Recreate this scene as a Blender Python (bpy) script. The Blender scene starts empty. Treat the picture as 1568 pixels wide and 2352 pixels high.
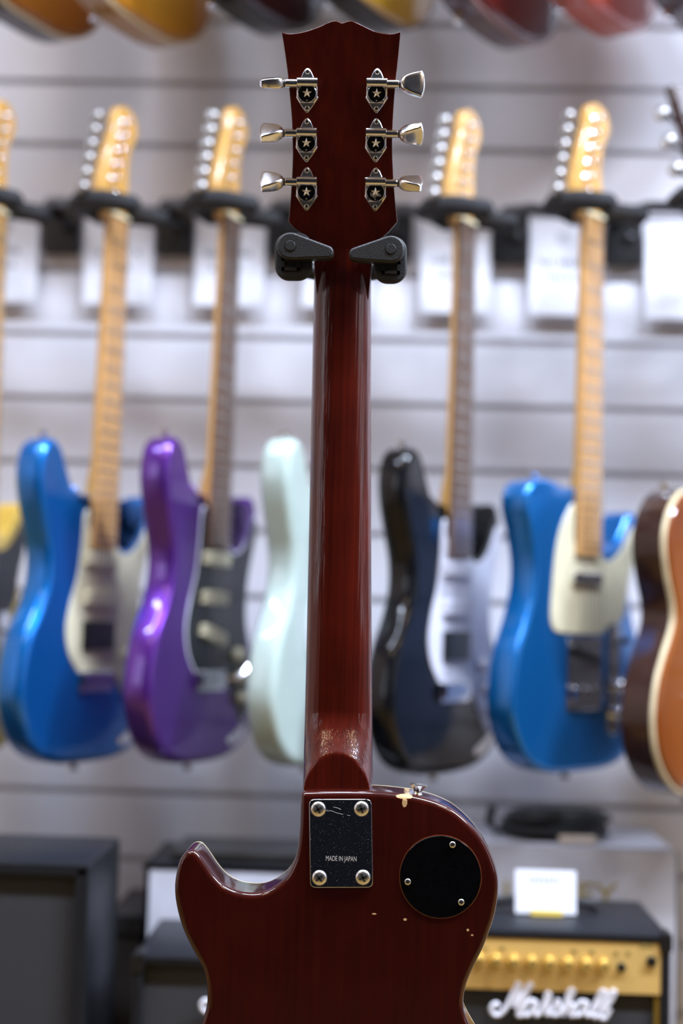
import bpy, math, random
import numpy as np
from mathutils import Vector, Matrix, Euler

random.seed(7)
sc = bpy.context.scene
COL = sc.collection
R = math.radians

# ------------------------------------------------------------------ camera
IW, IH = 1568.0, 2352.0
LENS, SENSOR = 50.0, 24.0
FPX = IW * LENS / SENSOR
CAM = Vector((0.0, 0.0, 0.84))
ROT = Matrix.Rotation(R(1.8), 3, 'Z') @ Matrix.Rotation(R(90 + 3.9), 3, 'X') @ Matrix.Rotation(R(1.5), 3, 'Z')
cd = bpy.data.cameras.new('camera')
cd.sensor_fit = 'HORIZONTAL'; cd.sensor_width = SENSOR; cd.lens = LENS
cd.clip_start = 0.02; cd.clip_end = 30
cd.dof.use_dof = True; cd.dof.focus_distance = 1.245; cd.dof.aperture_fstop = 2.0
cam = bpy.data.objects.new('camera', cd); COL.objects.link(cam)
cam.matrix_world = Matrix.Translation(CAM) @ ROT.to_4x4()
sc.camera = cam

def ray(px, py):
    return ROT @ Vector(((px - IW / 2) / FPX, -(py - IH / 2) / FPX, -1.0))
def P(px, py, Y):
    """the point in the plane y = Y that stands behind that photograph pixel"""
    d = ray(px, py)
    return CAM + d * ((Y - CAM.y) / d.y)

# ------------------------------------------------------------------ world, exposure
w = bpy.data.worlds.new('world'); sc.world = w; w.use_nodes = True
w.node_tree.nodes['Background'].inputs[0].default_value = (0.5, 0.5, 0.55, 1)
w.node_tree.nodes['Background'].inputs[1].default_value = 0.05
sc.view_settings.view_transform = 'Standard'; sc.view_settings.look = 'None'
sc.view_settings.gamma = 1.0; sc.view_settings.use_curve_mapping = False
sc.view_settings.exposure = 0.14

ADDED_WINDOW_GLOW = 2.6      # glow of the added side windows, put in for reflections on the neck
# ceiling fixtures: x, y, sx, sy, power, colour
CEIL_Z = 2.75
FIXTURES = [
    (-1.55, 0.95, 0.90, 0.16, 24, (0.70, 0.80, 1.0)),
    (-0.45, 0.95, 0.90, 0.16, 40, (0.70, 0.80, 1.0)),
    (0.80, 0.95, 0.90, 0.16, 75, (0.70, 0.80, 1.0)),
    (2.00, 0.95, 0.90, 0.16, 135, (0.70, 0.80, 1.0)),
    (-1.3, -0.30, 0.6, 0.6, 11, (1.0, 0.72, 0.46)),
    (1.3, -0.30, 0.6, 0.6, 11, (1.0, 0.72, 0.46)),
]

# ------------------------------------------------------------------ materials
MATS = {}
def nodes_of(m):
    m.use_nodes = True
    nt = m.node_tree
    return nt, nt.nodes, nt.links, nt.nodes['Principled BSDF']

def M(name, col, rough=0.5, metal=0.0, coat=0.0, coat_rough=0.05, var=0.08, scale=(30, 30, 30), bump=0.0, bscale=200, spec=0.5, sheen=0.0):
    if name in MATS: return MATS[name]
    m = bpy.data.materials.new(name); MATS[name] = m
    nt, N, L, b = nodes_of(m)
    b.inputs['Roughness'].default_value = rough
    b.inputs['Metallic'].default_value = metal
    b.inputs['Coat Weight'].default_value = coat
    b.inputs['Coat Roughness'].default_value = coat_rough
    b.inputs['Specular IOR Level'].default_value = spec if coat < 0.9 else 0.15
    tc = N.new('ShaderNodeTexCoord'); mp = N.new('ShaderNodeMapping')
    mp.inputs['Scale'].default_value = scale
    L.new(tc.outputs['Object'], mp.inputs['Vector'])
    nz = N.new('ShaderNodeTexNoise'); nz.inputs['Scale'].default_value = 1.0; nz.inputs['Detail'].default_value = 4
    L.new(mp.outputs[0], nz.inputs['Vector'])
    rp = N.new('ShaderNodeMapRange'); rp.inputs[1].default_value = 0.3; rp.inputs[2].default_value = 0.7
    rp.inputs[3].default_value = 1 - var; rp.inputs[4].default_value = 1 + var
    L.new(nz.outputs[0], rp.inputs[0])
    mx = N.new('ShaderNodeVectorMath'); mx.operation = 'MULTIPLY'
    mx.inputs[0].default_value = col[:3]
    L.new(rp.outputs[0], mx.inputs[1]); L.new(mx.outputs[0], b.inputs['Base Color'])
    if bump > 0:
        n2 = N.new('ShaderNodeTexNoise'); n2.inputs['Scale'].default_value = bscale
        L.new(tc.outputs['Object'], n2.inputs['Vector'])
        bp = N.new('ShaderNodeBump'); bp.inputs['Strength'].default_value = bump; bp.inputs['Distance'].default_value = 0.001
        L.new(n2.outputs[0], bp.inputs['Height']); L.new(bp.outputs[0], b.inputs['Normal'])
    return m

def burst(name, inner, mid, outer, cz=0.19, rx=0.17, rz=0.25):
    """sunburst lacquer: the colour runs from the middle of the top to its rim"""
    if name in MATS: return MATS[name]
    m = M(name, inner, 0.3, 0.0, 1.0)
    nt, N, L, b = nodes_of(m)
    tc = N.new('ShaderNodeTexCoord'); mp = N.new('ShaderNodeMapping')
    mp.inputs['Location'].default_value = (0, 0, -cz / rz); mp.inputs['Scale'].default_value = (1 / rx, 0, 1 / rz)
    L.new(tc.outputs['Object'], mp.inputs[0])
    ln = N.new('ShaderNodeVectorMath'); ln.operation = 'LENGTH'; L.new(mp.outputs[0], ln.inputs[0])
    cr = N.new('ShaderNodeValToRGB'); e = cr.color_ramp.elements
    e[0].position = 0.45; e[0].color = (*inner, 1); e[1].position = 1.0; e[1].color = (*outer, 1)
    k = e.new(0.75); k.color = (*mid, 1)
    L.new(ln.outputs['Value'], cr.inputs[0]); L.new(cr.outputs[0], b.inputs['Base Color'])
    return m

def grain_wood(name, dark, light, coat=1.0, rough=0.35, chips=(), gscale=(220, 220, 6), streak=0.0):
    """lacquered wood, long grain along z; chips = (x, z, half width, half height) of bare wood"""
    m = bpy.data.materials.new(name); MATS[name] = m
    nt, N, L, b = nodes_of(m)
    b.inputs['Roughness'].default_value = rough; b.inputs['Specular IOR Level'].default_value = 0.12; b.inputs['Coat Weight'].default_value = coat; b.inputs['Coat Roughness'].default_value = 0.04
    tc = N.new('ShaderNodeTexCoord'); mp = N.new('ShaderNodeMapping'); mp.inputs['Scale'].default_value = gscale
    L.new(tc.outputs['Object'], mp.inputs[0])
    nz = N.new('ShaderNodeTexNoise'); nz.inputs['Scale'].default_value = 1; nz.inputs['Detail'].default_value = 5
    L.new(mp.outputs[0], nz.inputs['Vector'])
    n3 = N.new('ShaderNodeTexNoise'); n3.inputs['Scale'].default_value = 14
    L.new(tc.outputs['Object'], n3.inputs['Vector'])
    ad = N.new('ShaderNodeMath'); ad.operation = 'ADD'; L.new(nz.outputs[0], ad.inputs[0]); L.new(n3.outputs[0], ad.inputs[1])
    cr = N.new('ShaderNodeValToRGB'); e = cr.color_ramp.elements
    e[0].position = 0.35; e[0].color = (*dark, 1); e[1].position = 0.68; e[1].color = (*light, 1)
    hf = N.new('ShaderNodeMath'); hf.operation = 'MULTIPLY'; hf.inputs[1].default_value = 0.5; L.new(ad.outputs[0], hf.inputs[0])
    L.new(hf.outputs[0], cr.inputs[0])
    out = cr.outputs[0]
    # a little relief and uneven gloss
    n4 = N.new('ShaderNodeTexNoise'); n4.inputs['Scale'].default_value = 60; L.new(tc.outputs['Object'], n4.inputs['Vector'])
    mr = N.new('ShaderNodeMapRange'); mr.inputs[3].default_value = 0.02; mr.inputs[4].default_value = 0.09
    L.new(n4.outputs[0], mr.inputs[0]); L.new(mr.outputs[0], b.inputs['Coat Roughness'])
    if streak:
        m5 = N.new('ShaderNodeMapping'); m5.inputs['Scale'].default_value = (420, 420, 1.6); L.new(tc.outputs['Object'], m5.inputs[0])
        n5 = N.new('ShaderNodeTexNoise'); n5.inputs['Scale'].default_value = 1; n5.inputs['Detail'].default_value = 3; L.new(m5.outputs[0], n5.inputs['Vector'])
        b5 = N.new('ShaderNodeBump'); b5.inputs['Strength'].default_value = streak; b5.inputs['Distance'].default_value = 0.0006
        L.new(n5.outputs[0], b5.inputs['Height']); L.new(b5.outputs[0], b.inputs['Coat Normal'])
    if chips:
        sx = N.new('ShaderNodeSeparateXYZ'); L.new(tc.outputs['Object'], sx.inputs[0])
        nj = N.new('ShaderNodeTexNoise'); nj.inputs['Scale'].default_value = 700; L.new(tc.outputs['Object'], nj.inputs['Vector'])
        tot = None
        for (cx, cz, hx, hz) in chips:
            def lin(sock, c, h):
                a = N.new('ShaderNodeMath'); a.operation = 'SUBTRACT'; L.new(sock, a.inputs[0]); a.inputs[1].default_value = c
                d = N.new('ShaderNodeMath'); d.operation = 'DIVIDE'; L.new(a.outputs[0], d.inputs[0]); d.inputs[1].default_value = h
                p = N.new('ShaderNodeMath'); p.operation = 'POWER'; p.inputs[1].default_value = 2
                ab = N.new('ShaderNodeMath'); ab.operation = 'ABSOLUTE'; L.new(d.outputs[0], ab.inputs[0]); L.new(ab.outputs[0], p.inputs[0])
                return p.outputs[0]
            s = N.new('ShaderNodeMath'); s.operation = 'ADD'; L.new(lin(sx.outputs[0], cx, hx), s.inputs[0]); L.new(lin(sx.outputs[2], cz, hz), s.inputs[1])
            s2 = N.new('ShaderNodeMath'); s2.operation = 'ADD'; L.new(s.outputs[0], s2.inputs[0]); L.new(nj.outputs[0], s2.inputs[1])
            lt = N.new('ShaderNodeMath'); lt.operation = 'LESS_THAN'; L.new(s2.outputs[0], lt.inputs[0]); lt.inputs[1].default_value = 1.45
            if tot is None: tot = lt.outputs[0]
            else:
                mm = N.new('ShaderNodeMath'); mm.operation = 'MAXIMUM'; L.new(tot, mm.inputs[0]); L.new(lt.outputs[0], mm.inputs[1]); tot = mm.outputs[0]
        mix = N.new('ShaderNodeMix'); mix.data_type = 'RGBA'
        L.new(tot, mix.inputs['Factor']); L.new(out, mix.inputs['A']); mix.inputs['B'].default_value = (0.62, 0.40, 0.19, 1)
        out = mix.outputs['Result']
        iv = N.new('ShaderNodeMath'); iv.operation = 'SUBTRACT'; iv.inputs[0].default_value = coat; L.new(tot, iv.inputs[1]); iv.use_clamp = True
        L.new(iv.outputs[0], b.inputs['Coat Weight'])
    L.new(out, b.inputs['Base Color'])
    return m

def scratched_chrome(name, col, specks):
    """polished plate with fine dust specks"""
    m = bpy.data.materials.new(name); MATS[name] = m
    nt, N, L, b = nodes_of(m)
    b.inputs['Metallic'].default_value = 1; b.inputs['Base Color'].default_value = (*col, 1)
    tc = N.new('ShaderNodeTexCoord')
    nz = N.new('ShaderNodeTexNoise'); nz.inputs['Scale'].default_value = 60; nz.inputs['Detail'].default_value = 6; L.new(tc.outputs['Object'], nz.inputs['Vector'])
    mr = N.new('ShaderNodeMapRange'); mr.inputs[3].default_value = 0.02 if specks else 0.10; mr.inputs[4].default_value = 0.12 if specks else 0.26
    L.new(nz.outputs[0], mr.inputs[0]); L.new(mr.outputs[0], b.inputs['Roughness'])
    if specks:
        n2 = N.new('ShaderNodeTexNoise'); n2.inputs['Scale'].default_value = 1500; n2.inputs['Detail'].default_value = 1; L.new(tc.outputs['Object'], n2.inputs['Vector'])
        gt = N.new('ShaderNodeMath'); gt.operation = 'GREATER_THAN'; gt.inputs[1].default_value = 0.735; L.new(n2.outputs[0], gt.inputs[0])
        d = N.new('ShaderNodeBsdfDiffuse'); d.inputs[0].default_value = (0.6, 0.6, 0.62, 1)
        ml = N.new('ShaderNodeMath'); ml.operation = 'MULTIPLY'; ml.inputs[1].default_value = 0.5; L.new(gt.outputs[0], ml.inputs[0])
        ms = N.new('ShaderNodeMixShader'); L.new(ml.outputs[0], ms.inputs[0]); L.new(b.outputs[0], ms.inputs[1]); L.new(d.outputs[0], ms.inputs[2])
        L.new(ms.outputs[0], N['Material Output'].inputs[0])
    return m

CHROME = M('chrome', (0.80, 0.80, 0.82), 0.10, 1.0, var=0.03)
SCREWM = M('screw_steel', (0.80, 0.78, 0.74), 0.30, 1.0, var=0.05)
NICKEL = M('nickel', (0.66, 0.64, 0.60), 0.25, 1.0, var=0.08)
BLACKPL = M('black_plastic', (0.006, 0.006, 0.007), 0.35, bump=0.15)
RUBBER = M('black_rubber', (0.010, 0.010, 0.011), 0.55, bump=0.25, bscale=900)
RUBBER2 = M('charcoal_plastic', (0.014, 0.0135, 0.013), 0.42, bump=0.35, bscale=1200)
FOAM = M('black_foam', (0.014, 0.014, 0.016), 0.8, bump=0.4, bscale=300)
TOLEX = M('black_vinyl', (0.011, 0.012, 0.015), 0.40, bump=0.5, bscale=500, spec=0.28)
GRILLE = M('grille_cloth', (0.030, 0.030, 0.032), 0.85, bump=0.6, bscale=900, var=0.2, scale=(400, 400, 400))
CREAM = M('cream_plastic', (0.72, 0.66, 0.45), 0.35)
AGED = M('aged_cream_plastic', (0.70, 0.58, 0.32), 0.35)
BINDING = M('cream_binding', (0.74, 0.62, 0.38), 0.3)
WHITEPL = M('white_plastic', (0.72, 0.72, 0.80), 0.3)
MAPLE = M('maple', (0.62, 0.33, 0.075), 0.28, coat=0.6, var=0.12, scale=(120, 120, 8))
MAPLE_BOARD = M('maple_board', (0.62, 0.35, 0.11), 0.35, coat=0.3, var=0.14, scale=(90, 90, 10))
ROAST = M('roasted_maple_board', (0.58, 0.31, 0.11), 0.4, coat=0.3, var=0.14, scale=(90, 90, 10))
ROSE = M('rosewood_board', (0.13, 0.075, 0.052), 0.5, var=0.25, scale=(150, 150, 12))
PAPER = M('paper', (0.80, 0.80, 0.84), 0.7, var=0.02)
INK = M('print_ink', (0.10, 0.11, 0.14), 0.8)
INKPALE = M('pale_print_ink', (0.42, 0.43, 0.47), 0.8)

# ------------------------------------------------------------------ geometry helpers
def finish(name, verts, faces, mat, parent=None, smooth=True, angle=35, flat=()):
    me = bpy.data.meshes.new(name)
    me.from_pydata([tuple(v) for v in verts], [], faces)
    me.materials.append(mat)
    if smooth:
        me.polygons.foreach_set('use_smooth', [True] * len(faces))
        me.set_sharp_from_angle(angle=R(angle))
        for i in flat: me.polygons[i].use_smooth = False
    me.update()
    o = bpy.data.objects.new(name, me); COL.objects.link(o)
    if parent is not None: o.parent = parent
    return o

class B:
    """collects vertices and faces of one part"""
    def __init__(s): s.v = []; s.f = []; s.flat = []
    def add(s, vs, fs, flat=()):
        n = len(s.v); s.v += [Vector(v) for v in vs]
        m = len(s.f)
        s.f += [tuple(i + n for i in f) for f in fs]
        s.flat += [m + i for i in flat]
        return s
    def map(s, fn): s.v = [Vector(fn(v)) for v in s.v]; return s
    def make(s, name, mat, parent=None, angle=35, smooth=True): return finish(name, s.v, s.f, mat, parent, smooth, angle, s.flat)

def box(b, lo, hi, bev=0.0):
    (x0, y0, z0), (x1, y1, z1) = lo, hi
    if bev <= 0:
        vs = [(x, y, z) for x in (x0, x1) for y in (y0, y1) for z in (z0, z1)]
        fs = [(0, 1, 3, 2), (4, 6, 7, 5), (0, 4, 5, 1), (2, 3, 7, 6), (0, 2, 6, 4), (1, 5, 7, 3)]
        return b.add(vs, fs)
    r = bev; pts = []
    for (cx, cz, a0) in ((x1 - r, z0 + r, -90), (x1 - r, z1 - r, 0), (x0 + r, z1 - r, 90), (x0 + r, z0 + r, 180)):
        for k in range(5):
            a = R(a0 + k * 22.5); pts.append((cx + r * math.cos(a), cz + r * math.sin(a)))
    h = min(r * 0.5, (y1 - y0) * 0.3)
    return prism(b, np.array(pts), [(h, y0), (h * 0.3, y0 + h * 0.3), (0, y0 + h), (0, y1 - h), (h * 0.3, y1 - h * 0.3), (h, y1)])

def catmull(pts, n=8, closed=True):
    """pts (x, z[, 1]); a third element marks a sharp corner"""
    m = len(pts); out = []
    sharp = [len(p) > 2 for p in pts]
    q = [np.array(p[:2], float) for p in pts]
    for i in range(m if closed else m - 1):
        p1, p2 = q[i], q[(i + 1) % m]
        p0 = q[i - 1] if (closed or i > 0) and not sharp[i] else 2 * p1 - p2
        p3 = q[(i + 2) % m] if (closed or i < m - 2) and not sharp[(i + 1) % m] else 2 * p2 - p1
        for k in range(n):
            t = k / n
            out.append(0.5 * ((2 * p1) + (-p0 + p2) * t + (2 * p0 - 5 * p1 + 4 * p2 - p3) * t * t + (-p0 + 3 * p1 - 3 * p2 + p3) * t ** 3))
    if not closed: out.append(q[-1])
    return np.array(out)

def ccw(Pn):
    x, z = Pn[:, 0], Pn[:, 1]
    a = np.sum(x * np.roll(z, -1) - np.roll(x, -1) * z)
    return Pn if a > 0 else Pn[::-1].copy()

def soften(Pn, step, iters):
    """even spacing and slightly rounded corners"""
    Q = np.vstack([Pn, Pn[:1]]); seg = np.linalg.norm(np.diff(Q, axis=0), axis=1); s_ = np.concatenate([[0], np.cumsum(seg)])
    n = int(s_[-1] / step); t = np.linspace(0, s_[-1], n, endpoint=False)
    W = np.stack([np.interp(t, s_, Q[:, 0]), np.interp(t, s_, Q[:, 1])], 1)
    for _ in range(iters): W = 0.5 * W + 0.25 * (np.roll(W, 1, 0) + np.roll(W, -1, 0))
    return W

def inset(Pn, d):
    if d <= 1e-9: return Pn.copy()
    t = np.roll(Pn, -1, 0) - np.roll(Pn, 1, 0)
    ln = np.linalg.norm(t, axis=1, keepdims=True); ln[ln < 1e-12] = 1
    t = t / ln
    Q = Pn + np.stack([-t[:, 1], t[:, 0]], 1) * d
    A = Pn; Bq = np.roll(Pn, -1, 0); AB = Bq - A; L2 = np.maximum((AB ** 2).sum(1), 1e-16)
    for _ in range(4):
        ap = Q[:, None, :] - A[None]
        k = np.clip((ap * AB[None]).sum(2) / L2[None], 0, 1)
        near = A[None] + k[..., None] * AB[None]
        ds = np.linalg.norm(Q[:, None, :] - near, axis=2)
        j = ds.argmin(1); dm = ds[np.arange(len(Q)), j]; nr = near[np.arange(len(Q)), j]
        bad = dm < d * 0.98
        if not bad.any(): break
        v = Q - nr; l = np.linalg.norm(v, axis=1, keepdims=True); l[l < 1e-9] = 1
        Q = np.where(bad[:, None], nr + v / l * d, Q)
    return Q

def prism(b, Pn, levels, capf=True, capb=True):
    """outline in (x, z), rings (inset, y) from front (small y) to back"""
    Pn = ccw(np.asarray(Pn, float)); n = len(Pn); vs = []; fs = []; flat = []
    cache = {}
    for (d, y) in levels:
        if d not in cache: cache[d] = inset(Pn, d)
        vs += [(p[0], y, p[1]) for p in cache[d]]
    for k in range(len(levels) - 1):
        for i in range(n):
            j = (i + 1) % n
            fs.append((k * n + i, (k + 1) * n + i, (k + 1) * n + j, k * n + j))
    if capf: flat.append(len(fs)); fs.append(tuple(range(n)))
    if capb: flat.append(len(fs)); fs.append(tuple(reversed(range((len(levels) - 1) * n, len(levels) * n))))
    return b.add(vs, fs, flat)

def round_levels(y0, y1, r0, r1, m=5):
    lv = []
    for k in range(m + 1):
        a = k / m * math.pi / 2
        lv.append((r0 * (1 - math.sin(a)), y0 + r0 * (1 - math.cos(a)))) if r0 > 0 else (lv.append((0, y0)) if k == 0 else None)
    for k in range(m + 1):
        a = (1 - k / m) * math.pi / 2
        lv.append((r1 * (1 - math.sin(a)), y1 - r1 * (1 - math.cos(a)))) if r1 > 0 else (lv.append((0, y1)) if k == 0 else None)
    return lv

def basis(d):
    d = Vector(d).normalized()
    a = Vector((0, 0, 1)) if abs(d.z) < 0.9 else Vector((1, 0, 0))
    u = a.cross(d).normalized(); return u, d.cross(u), d

def lathe(b, o, d, prof, n=24):
    """prof: (radius, height along d)"""
    u, v, d = basis(d); o = Vector(o); vs = []; fs = []
    for (r, h) in prof:
        for i in range(n):
            a = 2 * math.pi * i / n
            vs.append(o + d * h + (u * math.cos(a) + v * math.sin(a)) * r)
    for k in range(len(prof) - 1):
        for i in range(n):
            j = (i + 1) % n; fs.append((k * n + i, k * n + j, (k + 1) * n + j, (k + 1) * n + i))
    fs.append(tuple(reversed(range(n)))); fs.append(tuple(range((len(prof) - 1) * n, len(prof) * n)))
    return b.add(vs, fs)

def tube(b, pts, r, n=10):
    """round bar through pts; r a number or one radius per point"""
    pts = [Vector(p) for p in pts]; m = len(pts); vs = []; fs = []
    rr = r if isinstance(r, (list, tuple)) else [r] * m
    pu = None
    for k in range(m):
        d = (pts[min(k + 1, m - 1)] - pts[max(k - 1, 0)]).normalized()
        if pu is None: u, v, _ = basis(d)
        else:
            u = (pu - d * pu.dot(d)).normalized(); v = d.cross(u)
        pu = u
        for i in range(n):
            a = 2 * math.pi * i / n; vs.append(pts[k] + (u * math.cos(a) + v * math.sin(a)) * rr[k])
    for k in range(m - 1):
        for i in range(n):
            j = (i + 1) % n; fs.append((k * n + i, k * n + j, (k + 1) * n + j, (k + 1) * n + i))
    fs.append(tuple(reversed(range(n)))); fs.append(tuple(range((m - 1) * n, m * n)))
    return b.add(vs, fs)

def dome_screw(b, slot, o, d, r, h, ang=0.4):
    """domed screw head into b, its cross slot into slot"""
    lathe(b, o, d, [(r, 0), (r, h * 0.25), (r * 0.92, h * 0.6), (r * 0.7, h * 0.88), (r * 0.35, h), (0.0001, h * 1.02)], 20)
    u, v, d = basis(d); o = Vector(o)
    for k in range(2):
        a = ang + k * math.pi / 2
        e1 = (u * math.cos(a) + v * math.sin(a)) * r * 0.55; e2 = (u * -math.sin(a) + v * math.cos(a)) * r * 0.13
        top = o + d * (h * 1.04 + r * 0.01); bot = o + d * h * 0.5
        slot.add([bot - e1 - e2, bot + e1 - e2, bot + e1 + e2, bot - e1 + e2, top - e1 - e2, top + e1 - e2, top + e1 + e2, top - e1 + e2],
                 [(0, 3, 2, 1), (4, 5, 6, 7), (0, 1, 5, 4), (1, 2, 6, 5), (2, 3, 7, 6), (3, 0, 4, 7)])

def tag(o, label=None, cat=None, group=None, kind=None):
    if label: o['label'] = label
    if cat: o['category'] = cat
    if group: o['group'] = group
    if kind: o['kind'] = kind
    return o
def empty(name, loc, rot=None):
    o = bpy.data.objects.new(name, None); COL.objects.link(o); o.location = loc; o.empty_display_size = 0.05
    if rot is not None: o.rotation_euler = rot
    return o
def text_mesh(name, s, mat, parent, size, sx, mtx, depth=0.0004):
    cu = bpy.data.curves.new(name, 'FONT'); cu.body = s; cu.size = size; cu.align_x = 'CENTER'; cu.align_y = 'CENTER'; cu.extrude = depth
    t = bpy.data.objects.new(name, cu); COL.objects.link(t)
    bpy.context.view_layer.update()
    me = bpy.data.meshes.new_from_object(t.evaluated_get(bpy.context.evaluated_depsgraph_get()))
    bpy.data.objects.remove(t); bpy.data.curves.remove(cu)
    me.transform(mtx @ Matrix.Diagonal((sx, 1, 1, 1)))
    me.materials.clear(); me.materials.append(mat)
    o = bpy.data.objects.new(name, me); COL.objects.link(o)
    if parent is not None: o.parent = parent
    return o

# ================================================================== the room
WALL_Y = 2.27
X0, X1, YB = -2.7, 3.2, -0.8
WALLP = M('wall_paint', (0.62, 0.47, 0.37), 0.8, var=0.04)
WALLR = M('right_wall_paint', (0.16, 0.14, 0.13), 0.9, var=0.04, spec=0.2)
SLATM = M('slat_laminate', (0.80, 0.79, 0.83), 0.28, var=0.03, scale=(6, 6, 6))
GROOVE = M('groove_backing', (0.70, 0.68, 0.66), 0.6)
DARKWALL = M('dark_wall_paint', (0.010, 0.010, 0.012), 1.0, spec=0.05)
FLOORM = grain_wood('floor_laminate', (0.17, 0.10, 0.028), (0.27, 0.17, 0.05), coat=0.05, rough=0.45, gscale=(14, 2, 1))
CEILM = M('ceiling_paint', (0.62, 0.50, 0.38), 0.8, var=0.02)

o = box(B(), (X0, YB, -0.05), (X1, WALL_Y + 0.05, 0)).make('floor', FLOORM); tag(o, kind='structure')
MATM = M('added_mat_charcoal', (0.012, 0.012, 0.012), 0.95, spec=0.05, bump=0.5, bscale=400)  # added mat, out of view, keeps reflections in the guitar body dark
o = box(B(), (-0.85, YB + 0.02, 0), (1.05, 0.12, 0.008), 0.003).make('added_dark_mat', MATM); tag(o, 'added charcoal mat out of view, darkening reflections in the red guitar', 'mat')
o = box(B(), (X0, YB, CEIL_Z), (X1, WALL_Y + 0.05, CEIL_Z + 0.05)).make('ceiling', CEILM); tag(o, kind='structure')
# side walls, each with an added, unseen glowing window for reflections on the neck
WIN_Y0, WIN_Y1, WIN_Z0, WIN_Z1 = -0.68, 0.22, 0.75, 2.15
FRAMEM = M('added_frame_paint', (0.10, 0.10, 0.11), 0.4)
GLOWM = bpy.data.materials.new('added_glow_glass'); nt_, N_, L_n, b_ = nodes_of(GLOWM)
b_.inputs['Base Color'].default_value = (0.05, 0.05, 0.06, 1); b_.inputs['Roughness'].default_value = 0.1
tc_ = N_.new('ShaderNodeTexCoord'); nz_ = N_.new('ShaderNodeTexNoise'); nz_.inputs['Scale'].default_value = 3.0; L_n.new(tc_.outputs['Object'], nz_.inputs['Vector'])
cr_ = N_.new('ShaderNodeValToRGB'); cr_.color_ramp.elements[0].color = (0.55, 0.60, 0.72, 1); cr_.color_ramp.elements[1].color = (0.95, 0.97, 1.0, 1)
L_n.new(nz_.outputs[0], cr_.inputs[0]); L_n.new(cr_.outputs[0], b_.inputs['Emission Color']); b_.inputs['Emission Strength'].default_value = ADDED_WINDOW_GLOW
for (nm, xa, xb, m_, wn) in (('wall_left', X0 - 0.05, X0, WALLP, 'added_window_1'), ('wall_right', X1, X1 + 0.05, WALLR, 'added_window_2')):
    b = B()
    box(b, (xa, YB, 0), (xb, WIN_Y0, CEIL_Z)); box(b, (xa, WIN_Y1, 0), (xb, WALL_Y + 0.05, CEIL_Z))
    box(b, (xa, WIN_Y0, 0), (xb, WIN_Y1, WIN_Z0)); box(b, (xa, WIN_Y0, WIN_Z1), (xb, WIN_Y1, CEIL_Z))
    tag(b.make(nm, m_), kind='structure')
    e = empty(wn, ((xa + xb) / 2, (WIN_Y0 + WIN_Y1) / 2, WIN_Z0)); tag(e, kind='structure')
    hw_, hh_ = (WIN_Y1 - WIN_Y0) / 2, WIN_Z1 - WIN_Z0
    b = B()
    for (y0, y1, z0, z1) in ((-hw_, hw_, 0, 0.05), (-hw_, hw_, hh_ - 0.05, hh_), (-hw_, -hw_ + 0.05, 0, hh_), (hw_ - 0.05, hw_, 0, hh_), (-0.02, 0.02, 0, hh_)):
        box(b, (-0.022, y0, z0), (0.022, y1, z1))
    b.make('added_window_frame', FRAMEM, e)
    for (y0, y1) in ((-hw_ + 0.04, -0.01), (0.01, hw_ - 0.04)):
        box(B(), (-0.004, y0, 0.04), (0.004, y1, hh_ - 0.04)).make('glow_pane', GLOWM, e)
o = box(B(), (X0, YB - 0.05, 0), (X1, YB, CEIL_Z)).make('wall_front', DARKWALL); tag(o, kind='structure')
wall = box(B(), (X0, WALL_Y + 0.012, 0), (X1, WALL_Y + 0.05, CEIL_Z)).make('wall_back', GROOVE); tag(wall, kind='structure')
# horizontal slats of the display wall; grooves at the heights the photograph shows
z_ref = P(784, 0.5 * (759 + 800), WALL_Y).z
PITCH, GAP = 0.1047, 0.010
k0 = int(math.floor(z_ref / PITCH)); zb = z_ref - k0 * PITCH
slat_me = None
zz = zb - PITCH
while zz < CEIL_Z:
    lo, hi = zz + GAP / 2, min(zz + PITCH - GAP / 2, CEIL_Z - 0.001)
    zz += PITCH
    if hi <= 0.01: continue
    if lo < 0.0 or hi - lo < PITCH - GAP - 1e-4:
        lo = max(lo, 0.001)
        if hi - lo < 0.01: continue
        s = box(B(), (X0 + 0.001, 0, 0), (X1 - 0.001, 0.0125, hi - lo), 0.002).make('slat', SLATM, wall)
    elif slat_me is None:
        s = box(B(), (X0 + 0.001, 0, 0), (X1 - 0.001, 0.0125, hi - lo), 0.002).make('slat', SLATM, wall); slat_me = s.data
    else:
        s = bpy.data.objects.new('slat', slat_me); COL.objects.link(s); s.parent = wall
    s.location = (0, WALL_Y, lo)

# ceiling fixtures with their light
HOUSING = M('fixture_white_metal', (0.75, 0.75, 0.75), 0.4)
LAB = ['first', 'second', 'third', 'fourth']
for i, (x, y, sx, sy, pw, colr) in enumerate(FIXTURES):
    nm = 'linear_ceiling_light' if i < 4 else 'square_ceiling_light'
    lab = ('%s white linear light from the left along the guitar wall ceiling' % LAB[i]) if i < 4 else ('square warm ceiling light on the %s behind the camera' % ('left', 'right')[i - 4])
    e = empty(nm, (x, y, CEIL_Z)); tag(e, lab, 'ceiling light', 'ceiling lights over the guitar wall' if i < 4 else 'warm ceiling lights')
    b = B(); hx, hy = sx / 2 + 0.02, sy / 2 + 0.02
    for (a0, b0, a1, b1) in ((-hx, -hy, hx, -hy + 0.015), (-hx, hy - 0.015, hx, hy), (-hx, -hy, -hx + 0.015, hy), (hx - 0.015, -hy, hx, hy)):
        box(b, (a0, b0, -0.04), (a1, b1, 0))
    box(b, (-hx, -hy, -0.008), (hx, hy, 0))
    b.make('light_housing', HOUSING, e)
    ld = bpy.data.lights.new('lamp', 'AREA'); ld.shape = 'RECTANGLE'; ld.size = sx; ld.size_y = sy; ld.energy = pw; ld.color = colr
    lo_ = bpy.data.objects.new('lamp', ld); COL.objects.link(lo_); lo_.parent = e; lo_.location = (0, 0, -0.03)

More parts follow.
